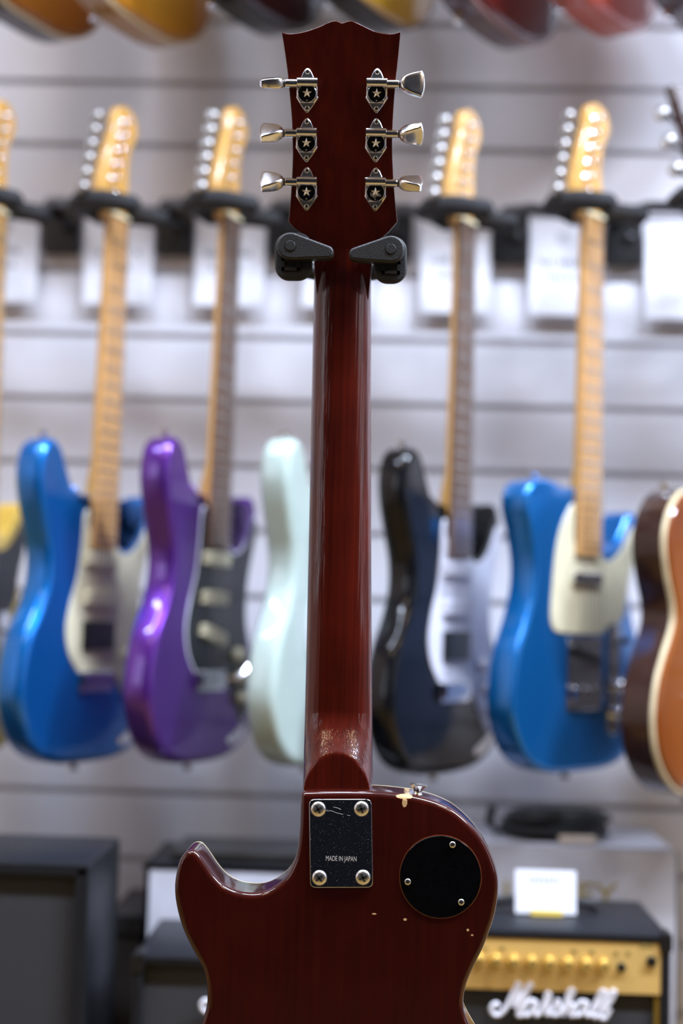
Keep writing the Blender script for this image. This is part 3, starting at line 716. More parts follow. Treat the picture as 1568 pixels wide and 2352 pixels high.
def wall_guitar(kind, label, px, py, Y, theta, lean, paint, guard=None, board=MAPLE_BOARD, group=ROWGROUP, pick='sss', topm=None, headm=MAPLE, bind=BINDING, covers=CREAM, full=True, pinx=0.0, arm=False, lean_f=0.0):
    root = empty('hanging_guitar', P(px, py, Y), Euler((R(lean_f), R(lean), R(theta)), 'XYZ'))
    tag(root, label, 'guitar', group)
    T_ = 0.045 if kind != 'lp' else 0.050
    out = {'strat': STRAT, 'tele': TELE, 'lp': LPB}[kind]
    if kind == 'lp':
        bd = prism(B(), out, round_levels(0.006, T_, 0, 0.004, 4)).make('body', paint, root, angle=50)
        prism(B(), out, [(0.004, 0), (0.0008, 0), (0, 0.0008), (0, 0.006)], capf=False, capb=False).make('binding', bind, bd)
        prism(B(), out, [(0.009, -0.0045), (0.0075, -0.0038), (0.005, -0.0018), (0.0024, 0.0002), (0.0024, 0.004)], capb=False).make('carved_top', topm or paint, bd, angle=60)
    else:
        r = 0.011 if kind == 'strat' else 0.006
        bd = prism(B(), out, round_levels(0, T_, r, r, 5)).make('body', paint, root, angle=60)
    NZ = {'strat': 0.778, 'tele': 0.780, 'lp': 0.81}[kind]
    HZ = {'strat': 0.300, 'tele': 0.300, 'lp': 0.345}[kind]
    FY = -0.010 if kind != 'lp' else -0.018
    # pins
    b = B(); lathe(b, (pinx, T_ * (0.62 if pinx == 0 else 0.8), 0.001 if pinx == 0 else 0.007), (0, 0, -1), [(0.005, -0.004), (0.005, 0.003), (0.0045, 0.006), (0.0075, 0.011), (0.0075, 0.013), (0.005, 0.014)], 16)
    b.make('strap_button', CHROME, root)
    if full:
        hx = {'strat': (-0.113, 0.440), 'tele': (-0.09, 0.398), 'lp': (-0.085, float(LPB[(np.abs(LPB[:, 0] + 0.085) + (LPB[:, 1] < 0.3)).argmin(), 1]))}[kind]
        b = B(); lathe(b, (hx[0], T_ / 2, hx[1]), (0, 0, 1), [(0.005, -0.004), (0.005, 0.003), (0.0045, 0.006), (0.0075, 0.011), (0.0075, 0.013), (0.005, 0.014)], 16)
        b.make('strap_button', CHROME, root)
    if kind == 'lp' and full:
        # pickups, bridge, tailpiece, knobs
        for z in (0.315, 0.205):
            box(B(), (-0.036, -0.018, z - 0.019), (0.036, -0.008, z + 0.019), 0.004).make('pickup', NICKEL, root)
        box(B(), (-0.042, -0.026, 0.170), (0.042, -0.010, 0.180), 0.003).make('bridge', CHROME, root)
        box(B(), (-0.048, -0.024, 0.125), (0.048, -0.009, 0.138), 0.004).make('tailpiece', CHROME, root)
        for (kx, kz) in ((0.075, 0.155), (0.105, 0.125), (0.075, 0.095), (0.105, 0.065)):
            b = B(); lathe(b, (kx, -0.006, kz), (0, -1, 0), [(0.013, 0), (0.012, 0.012), (0.010, 0.014)], 18); b.make('knob', AGED, root)
    if guard is not None:
        pg = STRAT_PG if kind == 'strat' else TELE_PG
        g = prism(B(), pg, [(0.001, -0.0024), (0, -0.0016), (0, 0.0)]).make('pickguard', guard, root)
        if kind == 'strat' and guard is BLKGUARD:
            prism(B(), [((x - 0.02) * 1.03 + 0.02, (z - 0.2) * 1.03 + 0.2) for x, z in pg], [(0.0004, -0.0012), (0, -0.0008), (0, 0.0)]).make('white_ply', WHITEPL, g)
    if kind == 'strat':
        for k, z in enumerate((0.285, 0.230, 0.178)):
            if pick[k] == 's':
                b = prism(B(), catmull([(-0.035, -0.004), (-0.031, 0.009), (0.031, 0.009), (0.035, -0.004), (0.031, -0.009), (-0.031, -0.009)], 4), [(0.001, -0.010), (0, -0.009), (0, -0.001)])
                if k == 2: b.map(lambda v: Matrix.Rotation(R(12), 3, 'Y') @ v)
                b.map(lambda v, z=z: v + Vector((0, 0, z))); b.make('pickup', covers, root)
            else:
                pk = box(B(), (-0.035, -0.009, z - 0.020), (0.035, -0.001, z + 0.020), 0.003).make('pickup', BLACKPL, root)
        br = box(B(), (-0.040, -0.006, 0.100), (0.040, 0.0, 0.128), 0.002).make('bridge', CHROME, root)
        for k in range(6):
            box(B(), (-0.034 + k * 0.0115, -0.012, 0.106), (-0.024 + k * 0.0115, -0.006, 0.126), 0.001).make('saddle', CHROME, br)
        for (kx, kz) in ((0.078, 0.150), (0.090, 0.118), (0.100, 0.088)):
            b = B(); lathe(b, (kx, -0.002, kz), (0, -1, 0), [(0.012, 0), (0.010, 0.010), (0.009, 0.013)], 18); b.make('knob', covers, root)
        b = B(); tube(b, [(0.046, -0.006, 0.118), (0.050, -0.016, 0.110), (0.075, -0.026, 0.075)] if arm is False else [(0.046, -0.006, 0.118), (0.05, -0.02, 0.118), (0.062, -0.030, 0.130), (0.085, -0.036, 0.165), (0.10, -0.036, 0.21)], 0.003, 8)
        if arm: b.make('tremolo_arm', CHROME, root)
        b = prism(B(), catmull([(0.07, 0.02), (0.10, 0.025), (0.125, 0.045), (0.12, 0.052), (0.09, 0.042), (0.068, 0.03)], 4), [(0.001, -0.002), (0, 0.001)]); b.make('jack_plate', CHROME, root)
    if kind == 'tele':
        box(B(), (-0.035, -0.009, 0.258), (0.035, -0.001, 0.276), 0.004).make('pickup', CHROME, root)
        br = box(B(), (-0.041, -0.003, 0.085), (0.041, 0.0, 0.186), 0.003).make('bridge', CHROME, root)
        b = box(B(), (-0.036, -0.008, -0.008), (0.036, -0.001, 0.008), 0.004); b.map(lambda v: Matrix.Rotation(R(14), 3, 'Y') @ v + Vector((0, 0, 0.160))); b.make('pickup', BLACKPL, root)
        for k in range(3): box(B(), (-0.034 + k * 0.023, -0.012, 0.098), (-0.014 + k * 0.023, -0.003, 0.118), 0.002).make('saddle', CHROME, br)
        box(B(), (0.062, -0.002, 0.048), (0.092, 0.001, 0.206), 0.012).make('control_plate', CHROME, root)
        for kz in (0.118, 0.080):
            b = B(); lathe(b, (0.077, -0.002, kz), (0, -1, 0), [(0.0095, 0), (0.0095, 0.015), (0.0085, 0.017)], 20); b.make('knob', CHROME, root)
        b = B(); lathe(b, (0.077, -0.002, 0.175), (0.0, -1, 0.35), [(0.0025, 0), (0.0025, 0.012), (0.0045, 0.014), (0.0045, 0.024)], 12); b.make('selector_switch', BLACKPL, root)
    # neck (above the body, down into the pocket)
    def hwid(z): return 0.0212 + (0.0282 - 0.0212) * (NZ - z) / (NZ - HZ)
    vs, fs, NUu = [], [], 15
    zs = list(np.linspace(NZ, 0.46, 10)) + [0.44, 0.42, 0.40, 0.385, 0.37, 0.36]
    for z in zs:
        hwd = hwid(z); th = 0.0205 + 0.0035 * (NZ - z) / (NZ - HZ)
        back = FY + th + 0.010 * sst(-z, -0.425, -0.385)
        for i in range(NUu):
            u = math.sin((i / (NUu - 1) - 0.5) * math.pi)
            vs.append((hwd * u, FY + 0.006 + (back - FY - 0.006) * max(0, 1 - u * u) ** 0.45, z))
    for k in range(len(zs) - 1):
        for i in range(NUu - 1): fs.append((k * NUu + i, k * NUu + i + 1, (k + 1) * NUu + i + 1, (k + 1) * NUu + i))
        fs.append((k * NUu + NUu - 1, k * NUu, (k + 1) * NUu, (k + 1) * NUu + NUu - 1))
    fs.append(tuple(reversed(range(NUu)))); fs.append(tuple(range((len(zs) - 1) * NUu, len(zs) * NUu)))
    nk = finish('neck', vs, fs, MAPLE if kind != 'lp' else paint, root, angle=60)
    vs, fs = [], []
    for z in (NZ, HZ):
        hwd = hwid(z)
        for (x, y) in ((-hwd, FY + 0.006), (-hwd, FY + 0.001), (-hwd + 0.003, FY), (hwd - 0.003, FY), (hwd, FY + 0.001), (hwd, FY + 0.006)): vs.append((x, y, z))
    for i in range(6): fs.append((i, 6 + i, 6 + (i + 1) % 6, (i + 1) % 6))
    fs += [tuple(range(6)), tuple(reversed(range(6, 12)))]
    finish('fretboard', vs, fs, board, nk)
    b = B(); sl = NZ - 0.115 if kind != 'lp' else NZ - 0.175
    for k in range(1, 23):
        z = NZ - sl * (1 - 2 ** (-k / 12))
        if z < HZ + 0.004: break
        hwd = hwid(z); box(b, (-hwd + 0.001, FY - 0.0012, z - 0.0012), (hwd - 0.001, FY + 0.0005, z + 0.0012))
    tag(b.make('frets', NICKEL, nk), kind='stuff')
    b = B(); zbr = NZ - sl
    for k in range(6):
        t = (k - 2.5) / 2.5
        tube(b, [(t * 0.018, FY - 0.002, NZ + 0.001), (t * 0.026, FY - 0.005, zbr + 0.005)], 0.0005, 5)
    tag(b.make('strings', NICKEL, root), kind='stuff')
    box(B(), (-0.0215, FY - 0.0025, NZ - 0.0005), (0.0215, FY + 0.005, NZ + 0.0045), 0.001).make('nut', CREAM, nk)
    # headstock
    if kind == 'lp':
        rot = Matrix.Rotation(R(-15), 3, 'X')
        f = lambda v: rot @ Vector(v) + Vector((0, FY + 0.006, NZ))
        b = prism(B(), LP_HEAD, [(0.001, 0), (0, 0.001), (0, 0.014), (0.001, 0.015)]); b.map(f)
        hd = b.make('headstock', headm, root)
        for s_ in (-1, 1):
            for k in range(3):
                z = 0.058 + k * 0.043
                b = B(); lathe(b, (s_ * 0.026, 0.001, z), (0, -1, 0), [(0.006, 0), (0.006, 0.003), (0.003, 0.004), (0.003, 0.016)], 14); b.map(f); b.make('string_post', CHROME, hd)
                b = B(); tube(b, [(s_ * 0.026, 0.021, z), (s_ * 0.055, 0.021, z)], 0.004, 8); lathe(b, (s_ * 0.053, 0.021, z), (s_, 0, 0), [(0.003, 0), (0.009, 0.004), (0.0105, 0.014), (0.006, 0.018)], 14)
                b.map(f); b.make('tuner_button', WALLTUN, hd)
    else:
        f = lambda v: Vector(v) + Vector((0, FY + 0.007, NZ))
        b = prism(B(), S_HEAD, [(0.001, 0), (0, 0.001), (0, 0.0135), (0.001, 0.0145)]); b.map(f)
        hd = b.make('headstock', headm, root)
        for k in range(6):
            z = 0.031 + k * 0.0224; x = -0.0215 + k * 0.0052
            b = B(); lathe(b, (x, 0.001, z), (0, -1, 0), [(0.0062, 0), (0.0062, 0.003), (0.0042, 0.004), (0.0042, 0.015), (0.003, 0.016)], 14); b.map(f); b.make('string_post', CHROME, hd)
            b = B(); tube(b, [(x, 0.019, z), (x - 0.032, 0.019, z)], 0.0035, 8)
            lathe(b, (x - 0.030, 0.019, z), (-1, 0, 0), [(0.003, 0), (0.0085, 0.003), (0.0095, 0.010), (0.006, 0.014)], 14); b.map(f); b.make('tuner_button', WALLTUN, hd)
    bpy.context.view_layer.update()
    return root, NZ, FY

BLUE = M('metallic_blue', (0.004, 0.165, 0.56), 0.30, 0.72, 1.0, var=0.05, scale=(900, 900, 900))
BLUE2 = M('lake_blue_metallic', (0.007, 0.18, 0.56), 0.30, 0.72, 1.0, var=0.05, scale=(900, 900, 900))
PURPLE = M('metallic_purple', (0.115, 0.027, 0.28), 0.30, 0.72, 1.0, var=0.05, scale=(900, 900, 900))
MINT = M('sonic_mint', (0.46, 0.57, 0.52), 0.3, 0.0, 1.0, var=0.03)
BLACKG = M('black_gloss_lacquer', (0.004, 0.0045, 0.006), 0.15, 0.0, 0.55, var=0.03, spec=0.15)
BUTTER = M('butterscotch_lacquer', (0.70, 0.46, 0.08), 0.3, 0.0, 1.0, var=0.1, scale=(60, 60, 5))
BLKGUARD = M('black_guard', (0.010, 0.011, 0.014), 0.3)
DKBROWN = grain_wood('dark_walnut_lacquer', (0.018, 0.006, 0.004), (0.045, 0.014, 0.008))
AMBERTOP = burst('amber_burst', (0.27, 0.070, 0.002), (0.24, 0.058, 0.0015), (0.17, 0.034, 0.001))

LOWER = []
def add_lower(*a, **k): LOWER.append(wall_guitar(*a, **k))
add_lower('tele', 'butterscotch yellow guitar with black pickguard cut off by the left picture edge', -72, 1740, 2.0, 74, 0.3, BUTTER, BLKGUARD, MAPLE_BOARD, covers=BLACKPL)
add_lower('strat', 'bright metallic blue double-cutaway guitar with cream pickguard and maple fretboard', 206, 1752, 2.0, 66, 0.8, BLUE, CREAM, ROAST, pick='ssh')
add_lower('strat', 'metallic purple double-cutaway guitar with black pickguard and three cream pickups', 470, 1752, 2.0, 69, 1.3, PURPLE, BLKGUARD, ROSE, covers=CREAM, arm=True)
add_lower('strat', 'pale mint green double-cutaway guitar half hidden behind the red guitar neck', 742, 1758, 2.0, 68, 0.8, MINT, WHITEPL, ROSE)
add_lower('strat', 'black double-cutaway guitar with white pickguard and dark fretboard', 1034, 1778, 2.0, 58, 0.2, BLACKG, WHITEPL, ROSE, pick='ssh', covers=WHITEPL)
add_lower('tele', 'metallic blue single-cutaway guitar with cream pickguard and chrome bridge', 1335, 1772, 2.0, 48, 0.0, BLUE2, CREAM, ROAST)
add_lower('lp', 'amber topped guitar with dark brown sides cut off by the right picture edge', 1622, 1828, 1.98, 52, 0.0, DKBROWN, None, ROSE, topm=AMBERTOP, headm=DKBROWN)

for (px, py, th, col_, lab) in ((1905, 1832, 46, DKBROWN, 'walnut brown guitar added for reflections beyond the right picture edge, next to the amber one'), (2190, 1836, 42, BLACKG, 'black guitar added for reflections beyond the right picture edge, second from the amber one')):  # unseen guitars added so the black guitar's face reflects something dark
    add_lower('lp', lab, px, py, 1.98, th, 0.0, col_, None, ROSE, topm=col_, headm=DKBROWN)
# upper row: only the lower ends of the bodies reach into the picture
U = [(75, 48, 'amber sunburst guitar body end at the top left picture corner', DKBROWN, burst('tobacco_burst', (0.45, 0.18, 0.02), (0.36, 0.12, 0.012), (0.20, 0.06, 0.008)), BINDING),
     (330, 60, 'honey gold guitar body end with pale yellow rim in the upper row', M('honey_side', (0.36, 0.18, 0.04), 0.3, coat=1), burst('honey_burst', (0.62, 0.30, 0.03), (0.50, 0.20, 0.015), (0.30, 0.10, 0.008)), BINDING),
     (598, 32, 'black guitar body end hanging directly left of the red headstock top', BLACKG, burst('black_cherry_burst', (0.06, 0.008, 0.006), (0.03, 0.004, 0.004), (0.008, 0.004, 0.004)), BLACKPL),
     (862, 28, 'gold topped guitar body end hanging above the red headstock', BLACKG, burst('gold_burst', (0.62, 0.36, 0.02), (0.52, 0.28, 0.015), (0.30, 0.14, 0.01)), BLACKPL),
     (1160, 64, 'dark cherry guitar body end with mauve rim in the upper row', M('dark_cherry_side', (0.06, 0.015, 0.018), 0.3, coat=1), burst('dark_cherry_burst', (0.16, 0.012, 0.008), (0.09, 0.01, 0.008), (0.015, 0.008, 0.01)), M('mauve_binding', (0.30, 0.16, 0.15), 0.4)),
     (1392, 36, 'orange red guitar body end in the upper row', M('orange_side', (0.42, 0.05, 0.015), 0.3, coat=1), burst('orange_red', (0.62, 0.07, 0.012), (0.55, 0.05, 0.01), (0.40, 0.035, 0.008)), M('orange_binding', (0.45, 0.07, 0.03), 0.4)),
     (1640, 52, 'dark wine red guitar body end at the top right picture corner', M('wine_side', (0.05, 0.01, 0.012), 0.3, coat=1), burst('wine_burst', (0.10, 0.01, 0.01), (0.06, 0.008, 0.008), (0.02, 0.006, 0.008)), M('wine_binding', (0.08, 0.02, 0.02), 0.4))]
for i, (px, py, lab, pm, tm, bm_) in enumerate(U):
    wall_guitar('lp', lab, px, py, 2.0, 62 - i * 2.0, 0.5, pm, None, ROSE, group=TOPGROUP, topm=tm, headm=BLACKG, bind=bm_, full=False, pinx=-0.06)

# ------------------------------------------------------------------ wall hangers and price cards
HLAB = ['black wall hanger at the left picture edge', 'black wall hanger holding the bright blue double-cutaway guitar', 'black wall hanger holding the purple guitar', 'black wall hanger mostly hidden behind the red headstock',
        'black wall hanger holding the black guitar', 'black wall hanger holding the blue single-cutaway guitar', 'black wall hanger at the right picture edge', 'added black wall hanger holding the walnut brown guitar beyond the right edge', 'added black wall hanger holding the second guitar beyond the right edge']
PLATES = [-125, 143, 402, 655, 905, 1172, 1432, 1705, 1985]
PLY = [526, 530, 533, 536, 545, 552, 556, 562, 568]
def hanger(label, g, px, py, group='wall hangers of the lower row'):
    root, NZ, FY = g
    base = P(px, py, WALL_Y - 0.012)
    e = empty('wall_hanger', (base.x, WALL_Y, base.z)); tag(e, label, 'hanger', group)
    eo = e.location.copy(); mw = root.matrix_world
    yz = NZ + 0.016
    loc = lambda x, y, z: (mw @ Vector((x, y, z))) - eo
    box(B(), (-0.029, -0.022, -0.037), (0.029, 0.0, 0.042), 0.004).make('wall_plate', BLACKPL, e)
    b = B(); lathe(b, (0.006, -0.022, 0.004), (0, -1, 0), [(0.009, 0), (0.009, 0.004), (0.006, 0.006)], 16); b.make('plate_screw', STEEL, e)
    tb = loc(0, FY + 0.062, yz)
    b = tube(B(), [(-0.010, -0.018, 0.030), (-0.012, -0.05, 0.036), (-0.010 + (tb.x + 0.010) * 0.5, -0.05 + (tb.y + 0.05) * 0.5, (0.036 + tb.z) * 0.5 + 0.006), tb], 0.0085, 12); b.make('arm', STEEL, e)
    pts = []
    for s_ in (-1, 1):
        b = tube(B(), [loc(s_ * 0.004, FY + 0.060, yz), loc(s_ * 0.030, FY + 0.058, yz), loc(s_ * 0.041, FY + 0.040, yz + 0.003), loc(s_ * 0.041, FY + 0.0, yz - 0.001), loc(s_ * 0.041, FY - 0.030, yz - 0.008), loc(s_ * 0.040, FY - 0.050, yz - 0.014), loc(s_ * 0.040, FY - 0.058, yz - 0.014)],
                 [0.009, 0.0125, 0.015, 0.015, 0.0135, 0.0135, 0.008], 12)
        b.make('prong', FOAM, e)
    return e
for i, g in enumerate(LOWER): hanger(HLAB[i], g, PLATES[i], PLY[i])

CARDS = [(8, 588, 'white price card at the left picture edge'), (272, 593, 'white price card behind the neck of the bright blue guitar'), (528, 597, 'white price card behind the neck of the purple guitar'),
         (776, 600, 'white price card mostly hidden behind the red guitar neck'), (1046, 612, 'white price card behind the neck of the black guitar'), (1296, 618, 'white price card behind the neck of the blue single-cutaway guitar'), (1562, 626, 'white price card at the right picture edge')]
for (px, py, lab) in CARDS:
    c = P(px, py, WALL_Y - 0.018)
    e = empty('price_card', (c.x, c.y, c.z), Euler((R(-4), R(random.uniform(-1, 1)), 0))); tag(e, lab, 'price card', 'price cards on the guitar wall')
    box(B(), (-0.056, -0.0006, -0.077), (0.056, 0.0006, 0.077), 0.001).make('card', PAPER, e)
    for (zc, h, x0, x1, m_, n_) in ((0.012, 0.013, -0.042, 0.036, INK, 9), (-0.0135, 0.011, -0.030, 0.022, INK, 6), (-0.032, 0.003, -0.035, 0.030, INKPALE, 10), (-0.039, 0.003, -0.035, 0.020, INKPALE, 8), (-0.046, 0.003, -0.035, 0.030, INKPALE, 9), (-0.053, 0.003, -0.035, 0.010, INKPALE, 6)):
        b = B(); wd = (x1 - x0) / n_
        for k in range(n_):
            if random.random() < 0.12: continue
            hh = h * random.uniform(0.5, 1.0)
            x = x0 + k * wd
            box(b, (x + wd * 0.12, -0.0012, zc - h / 2), (x + wd * random.uniform(0.6, 0.8), -0.0007, zc - h / 2 + hh * 0.35))
            box(b, (x + wd * 0.12, -0.0012, zc - h / 2), (x + wd * 0.40, -0.0007, zc - h / 2 + hh))
        tag(b.make('printed_line', m_, e), kind='stuff')
    b = B(); lathe(b, (0, -0.0007, 0.050), (0, -1, 0), [(0.014, 0), (0.014, 0.0003)], 24); b.make('printed_emblem', M('emblem_grey', (0.60, 0.60, 0.64), 0.7), e)

# ================================================================== amplifiers along the bottom
def cabinet(name, label, cat, x0, x1, z1, yf, depth, frame, front=GRILLE, panel=None, shell=TOLEX, z0=0.0, piping=None, handle=True, group=None, rec=0.010):
    e = empty(name, ((x0 + x1) / 2, yf + depth / 2, z0)); tag(e, label, cat, group)
    hx, hy, h = (x1 - x0) / 2, depth / 2, z1 - z0
    b = B(); t = frame
    box(b, (-hx, -hy, h - t), (hx, hy, h), 0.006); box(b, (-hx, -hy, 0), (hx, hy, t), 0.006)
    box(b, (-hx, -hy, 0.004), (-hx + t, hy, h - 0.004), 0.006); box(b, (hx - t, -hy, 0.004), (hx, hy, h - 0.004), 0.006)
    box(b, (-hx + t * 0.5, hy - 0.02, t * 0.5), (hx - t * 0.5, hy - 0.005, h - t * 0.5))
    b.make('cabinet_shell', shell, e)
    top = h - t
    if panel:
        top = h - t - panel
    fi = 0.002 if rec < 0 else t * 0.8
    if rec < 0: top = h - 0.002
    box(B(), (-hx + fi, -hy + rec, fi), (hx - fi, -hy + rec + 0.012, top + (0.002 if rec < 0.005 else 0)), 0.002).make('speaker_grille', front, e)
    if piping is not None:
        for (a, c_) in (((-hx + t, -hy + 0.004, t), (-hx + t + 0.006, -hy + 0.012, top)), ((hx - t - 0.006, -hy + 0.004, t), (hx - t, -hy + 0.012, top))):
            box(B(), a, c_, 0.001).make('piping', piping, e)
    if handle:
        b = tube(B(), [(-0.09, 0, h), (-0.085, 0, h + 0.012), (-0.05, 0, h + 0.018), (0.05, 0, h + 0.018), (0.085, 0, h + 0.012), (0.09, 0, h)], 0.007, 10); b.make('handle', RUBBER, e)
    return e, hx, hy, h

# big black cabinet at the left
c = P(206, 1984, 1.72)
cabinet('speaker_cabinet', 'large black speaker cabinet at the lower left picture corner', 'speaker cabinet', c.x - 0.62, c.x, c.z, 1.72, 0.20, 0.017)
# white fronted amplifier behind
c = P(333, 1984, 1.96); c2 = P(900, 1990, 1.96)
e, hx, hy, h = cabinet('guitar_amplifier', 'pale grey fronted amplifier with black top behind the red guitar cutaway', 'amplifier', c.x, c2.x, c.z, 1.96, 0.19, 0.007, rec=0.001, front=M('pale_grey_cloth', (0.62, 0.62, 0.68), 0.6), handle=False)
box(B(), (-hx + 0.03, -hy + 0.03, h), (hx - 0.03, hy - 0.03, h + 0.014), 0.004).make('top_panel', M('dark_grey_metal', (0.06, 0.06, 0.06), 0.35, 0.3), e)
# brown box in the gap
c = P(250, 2098, 2.03); c2 = P(328, 2098, 2.03)
e = empty('storage_box', ((c.x + c2.x) / 2, 2.12, 0)); tag(e, 'dark brown box in the gap right of the large speaker cabinet', 'box')
bx_ = (c2.x - c.x) / 2
box(B(), (-bx_, -0.09, 0), (bx_, 0.09, c.z - 0.01), 0.006).make('box_body', M('dark_brown_board', (0.035, 0.026, 0.02), 0.6), e)
box(B(), (-bx_ - 0.003, -0.093, c.z - 0.03), (bx_ + 0.003, 0.093, c.z), 0.004).make('box_lid', M('near_black_board', (0.02, 0.016, 0.014), 0.6), e)

GOLD = M('gold_panel', (0.78, 0.52, 0.17), 0.38, 0.35, var=0.05)
GOLDK = M('gold_knob', (0.72, 0.50, 0.14), 0.25, 0.8)
PIPING = M('gold_piping', (0.24, 0.15, 0.02), 0.4, 0.3)
LOGOW = M('white_logo_plastic', (0.78, 0.78, 0.84), 0.35)
# script logo strokes, in units of the logo's width (x right, z up)
LZ = [[(240, 605), (232, 588), (208, 590), (193, 618), (208, 655), (248, 660), (295, 612), (332, 530), (378, 442)], [(378, 442), (370, 520), (350, 605)], [(350, 605), (405, 530), (472, 448)], [(472, 448), (425, 540), (385, 620), (378, 662), (402, 664), (424, 640)],
      [(495, 572), (458, 566), (420, 610), (422, 660), (462, 652), (505, 570), (492, 640), (506, 664), (528, 650)], [(528, 655), (562, 570), (574, 518), (594, 530), (580, 600), (572, 650), (592, 662)],
      [(592, 660), (640, 585), (650, 560), (664, 610), (655, 655), (615, 664)], [(655, 662), (712, 590), (756, 510), (745, 494), (722, 520), (690, 664)], [(696, 640), (730, 590), (752, 600), (736, 650), (752, 668), (776, 650)],
      [(846, 578), (808, 572), (774, 615), (778, 662), (815, 652), (856, 575), (844, 645), (856, 668), (880, 655)], [(880, 660), (938, 580), (972, 512), (958, 500), (932, 530), (892, 640), (902, 676), (926, 668)], [(926, 670), (1000, 590), (1042, 512), (1024, 504), (996, 540), (948, 640), (948, 680), (980, 682), (1012, 622)]]
def logo(parent, cx, cz, y, width):
    k = width / 852.0; b = B()
    for st in LZ:
        sm = catmull([((x - 618) * k, (565 - z) * k + (x - 618) * k * 0.035) for x, z in st], 5, closed=False)
        tube(b, [(cx + p[0], y, cz + p[1]) for p in sm], (23 if len(st) == 3 else 17) * k, 8)
    return b.make('script_logo', LOGOW, parent)

def combo(label, x0, x1, z1, yf, knobs):
    depth = 0.20
    e, hx, hy, h = cabinet('combo_amplifier', label, 'amplifier', x0, x1, z1, yf, depth, 0.012, panel=0.060 if knobs else 0, piping=PIPING if knobs else None, handle=False, group='small combo amplifiers')
    b = tube(B(), [(-0.07, 0.02, h), (-0.066, 0.02, h + 0.008), (-0.04, 0.02, h + 0.012), (0.04, 0.02, h + 0.012), (0.066, 0.02, h + 0.008), (0.07, 0.02, h)], 0.006, 10); b.make('handle', RUBBER, e)
    for s_ in (-1, 1):
        box(B(), (s_ * hx - 0.014 if s_ > 0 else -hx - 0.002, -hy - 0.002, h - 0.022), (hx + 0.002 if s_ > 0 else -hx + 0.014, -hy + 0.03, h + 0.002), 0.005).make('corner_cap', BLACKPL, e)
    return e, hx, hy, h
# combo at the left, its logo begins beside the red guitar's waist
c = P(305, 2192, 1.72); c2 = P(848, 2192, 1.72)
eA, hx, hy, h = combo('black combo amplifier left of the red guitar waist, grille below a pale top edge', c.x, c2.x, c.z, 1.72, False)
lc = P(604, 2290, 1.72); ea = eA.location
logo(eA, lc.x - ea.x, lc.z - ea.z, -hy - 0.001, 0.146)
# combo with the gold panel at the right
YM = 1.75
c = P(1000, 2140, YM); c2 = P(1541, 2147, YM)
eM, hx, hy, h = combo('black combo amplifier with gold control panel right of the red guitar', c.x, c2.x, c2.z, YM, True)
em = eM.location
def mp_(px, py, dy=0.0): v = P(px, py, YM + 0.002 + dy); return (v.x - em.x, v.y - em.y, v.z - em.z)
pan = box(B(), (-hx + 0.010, -hy + 0.002, h - 0.072), (hx - 0.011, -hy + 0.016, h - 0.009), 0.001).make('control_panel', GOLD, eM)
for kx in (1097, 1137, 1177, 1218, 1259, 1301, 1343, 1383):
    p = mp_(kx, 2202 + (kx - 1097) * 0.045)
    b = B(); lathe(b, p, (0, -1, 0), [(0.0085, 0), (0.0085, 0.004), (0.0068, 0.005), (0.0062, 0.016), (0.005, 0.0175)], 20); b.make('control_knob', GOLDK, pan)
for (kx, ky, r_) in ((1426, 2221, 0.0052), (1495, 2208, 0.0062)):
    b = B(); lathe(b, mp_(kx, ky), (0, -1, 0), [(r_, 0), (r_, 0.004), (r_ * 0.7, 0.005)], 20); b.make('jack_socket', BLACKPL, pan)
b = B()
for (kx, ky, w_) in ((1113, 2178, 10), (1152, 2179, 12), (1317, 2185, 12), (1358, 2187, 12), (1414, 2190, 9), (1442, 2190, 9), (1485, 2172, 30)):
    p = mp_(kx, ky); ww = w_ / 1850 / 2
    box(b, (p[0] - ww, p[1] - 0.0006, p[2] - 0.0025), (p[0] + ww, p[1] + 0.001, p[2] + 0.0025))
tag(b.make('panel_print', M('brown_print', (0.32, 0.22, 0.06), 0.5), pan), kind='stuff')
p = mp_(1269, 2297); logo(eM, p[0], p[2], -hy - 0.001, 0.1475)

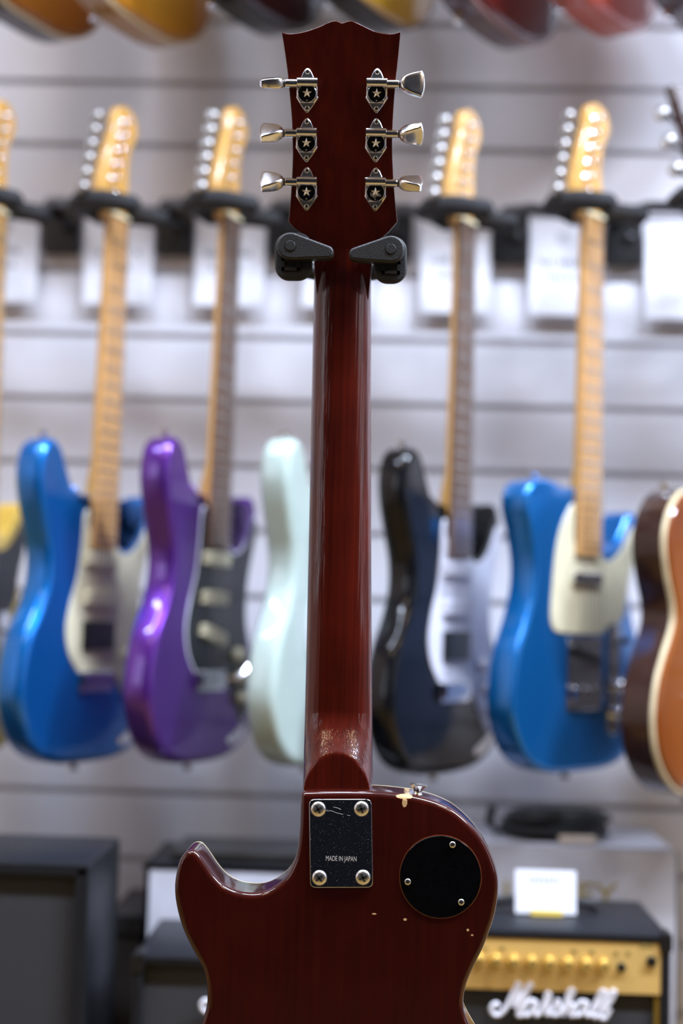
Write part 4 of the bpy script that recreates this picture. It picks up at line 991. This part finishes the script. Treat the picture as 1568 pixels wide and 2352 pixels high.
# price card on that amplifier
c = P(1253.5, 2052, 1.835)
e = empty('price_card', (c.x, 1.835, em.z + h), Euler((R(-10), R(0.0), 0))); tag(e, 'square white price card standing on the gold panelled amplifier', 'price card')
wq, hq = 137 / FPX * 1.835 / 2, c.z - em.z - h + 50 / FPX * 1.835
box(B(), (-wq, -0.0008, 0.002), (wq, 0.0008, hq), 0.001).make('card', PAPER, e)
box(B(), (-wq * 0.5, -0.004, 0.0), (wq * 0.55, 0.004, 0.007), 0.001).make('yellow_base', M('yellow_plastic', (0.75, 0.55, 0.10), 0.5), e)
b = B()
for k in range(7):
    x = -0.021 + k * 0.006
    box(b, (x, -0.0014, hq * 0.72), (x + 0.0018, -0.0008, hq * 0.72 + 0.0075)); box(b, (x, -0.0014, hq * 0.72 + (k % 3) * 0.003), (x + 0.0042, -0.0008, hq * 0.72 + 0.0016 + (k % 3) * 0.003))
tag(b.make('printed_line', INKPALE, e), kind='stuff')

# silver grey boxed amplifier behind with gold lettering
YL_ = 1.99
c = P(1010, 1940, YL_); c2 = P(1557, 1955, YL_)
SILV = M('silver_grey_cloth', (0.50, 0.49, 0.53), 0.5, var=0.06)
e, hx, hy, h = cabinet('guitar_amplifier', 'silver grey amplifier with gold lettering behind the gold panelled amplifier', 'amplifier', c.x, c2.x, c2.z, YL_, 0.20, 0.010, rec=-0.001, front=M('silver_grey_front', (0.46, 0.44, 0.46), 0.45, var=0.08), shell=SILV, handle=False)
el = e.location
v = P(1284, 2054, YL_)
mt = Matrix.Translation((v.x - el.x, -hy - 0.001, v.z - el.z)) @ Matrix.Rotation(R(90), 4, 'X')
text_mesh('gold_lettering', 'LANEY', M('gold_lettering_paint', (0.30, 0.21, 0.04), 0.5, 0.0), e, 0.044, 1.18, mt, 0.0012)
LTOP = el.z + h

# coil of black cable lying on it
c = P(1272, 1905, 2.075)
e = empty('cable_coil', (c.x, 2.085, LTOP)); tag(e, 'coiled black cable lying on the silver grey amplifier', 'cable')
pts = []
for k in range(11 * 24 + 1):
    a = 2 * math.pi * k / 24; t = k / (11 * 24)
    rr = 0.066 + 0.008 * math.sin(k * 0.37) - 0.016 * abs(math.sin(t * 9))
    pts.append((rr * 1.12 * math.cos(a), rr * 0.85 * math.sin(a), 0.006 + 0.030 * t + 0.003 * math.sin(a * 1.03 + 1)))
tube(B(), pts, 0.0055, 8).make('cable', RUBBER, e)
q0 = Vector(pts[0])
tube(B(), [(-0.055, -0.02, 0.012), (-0.085, -0.03, 0.010), (-0.095, -0.03, 0.022), (-0.090, -0.03, 0.045)], [0.005, 0.005, 0.006, 0.0065], 10).make('plug', STEEL, e)
box(B(), (0.000, -0.072, 0.002), (0.052, -0.058, 0.012), 0.002).make('warm_reflection', M('reflection_tan', (0.55, 0.45, 0.36), 0.6), e)  # tan bar painted as the warm reflection at the coil's foot
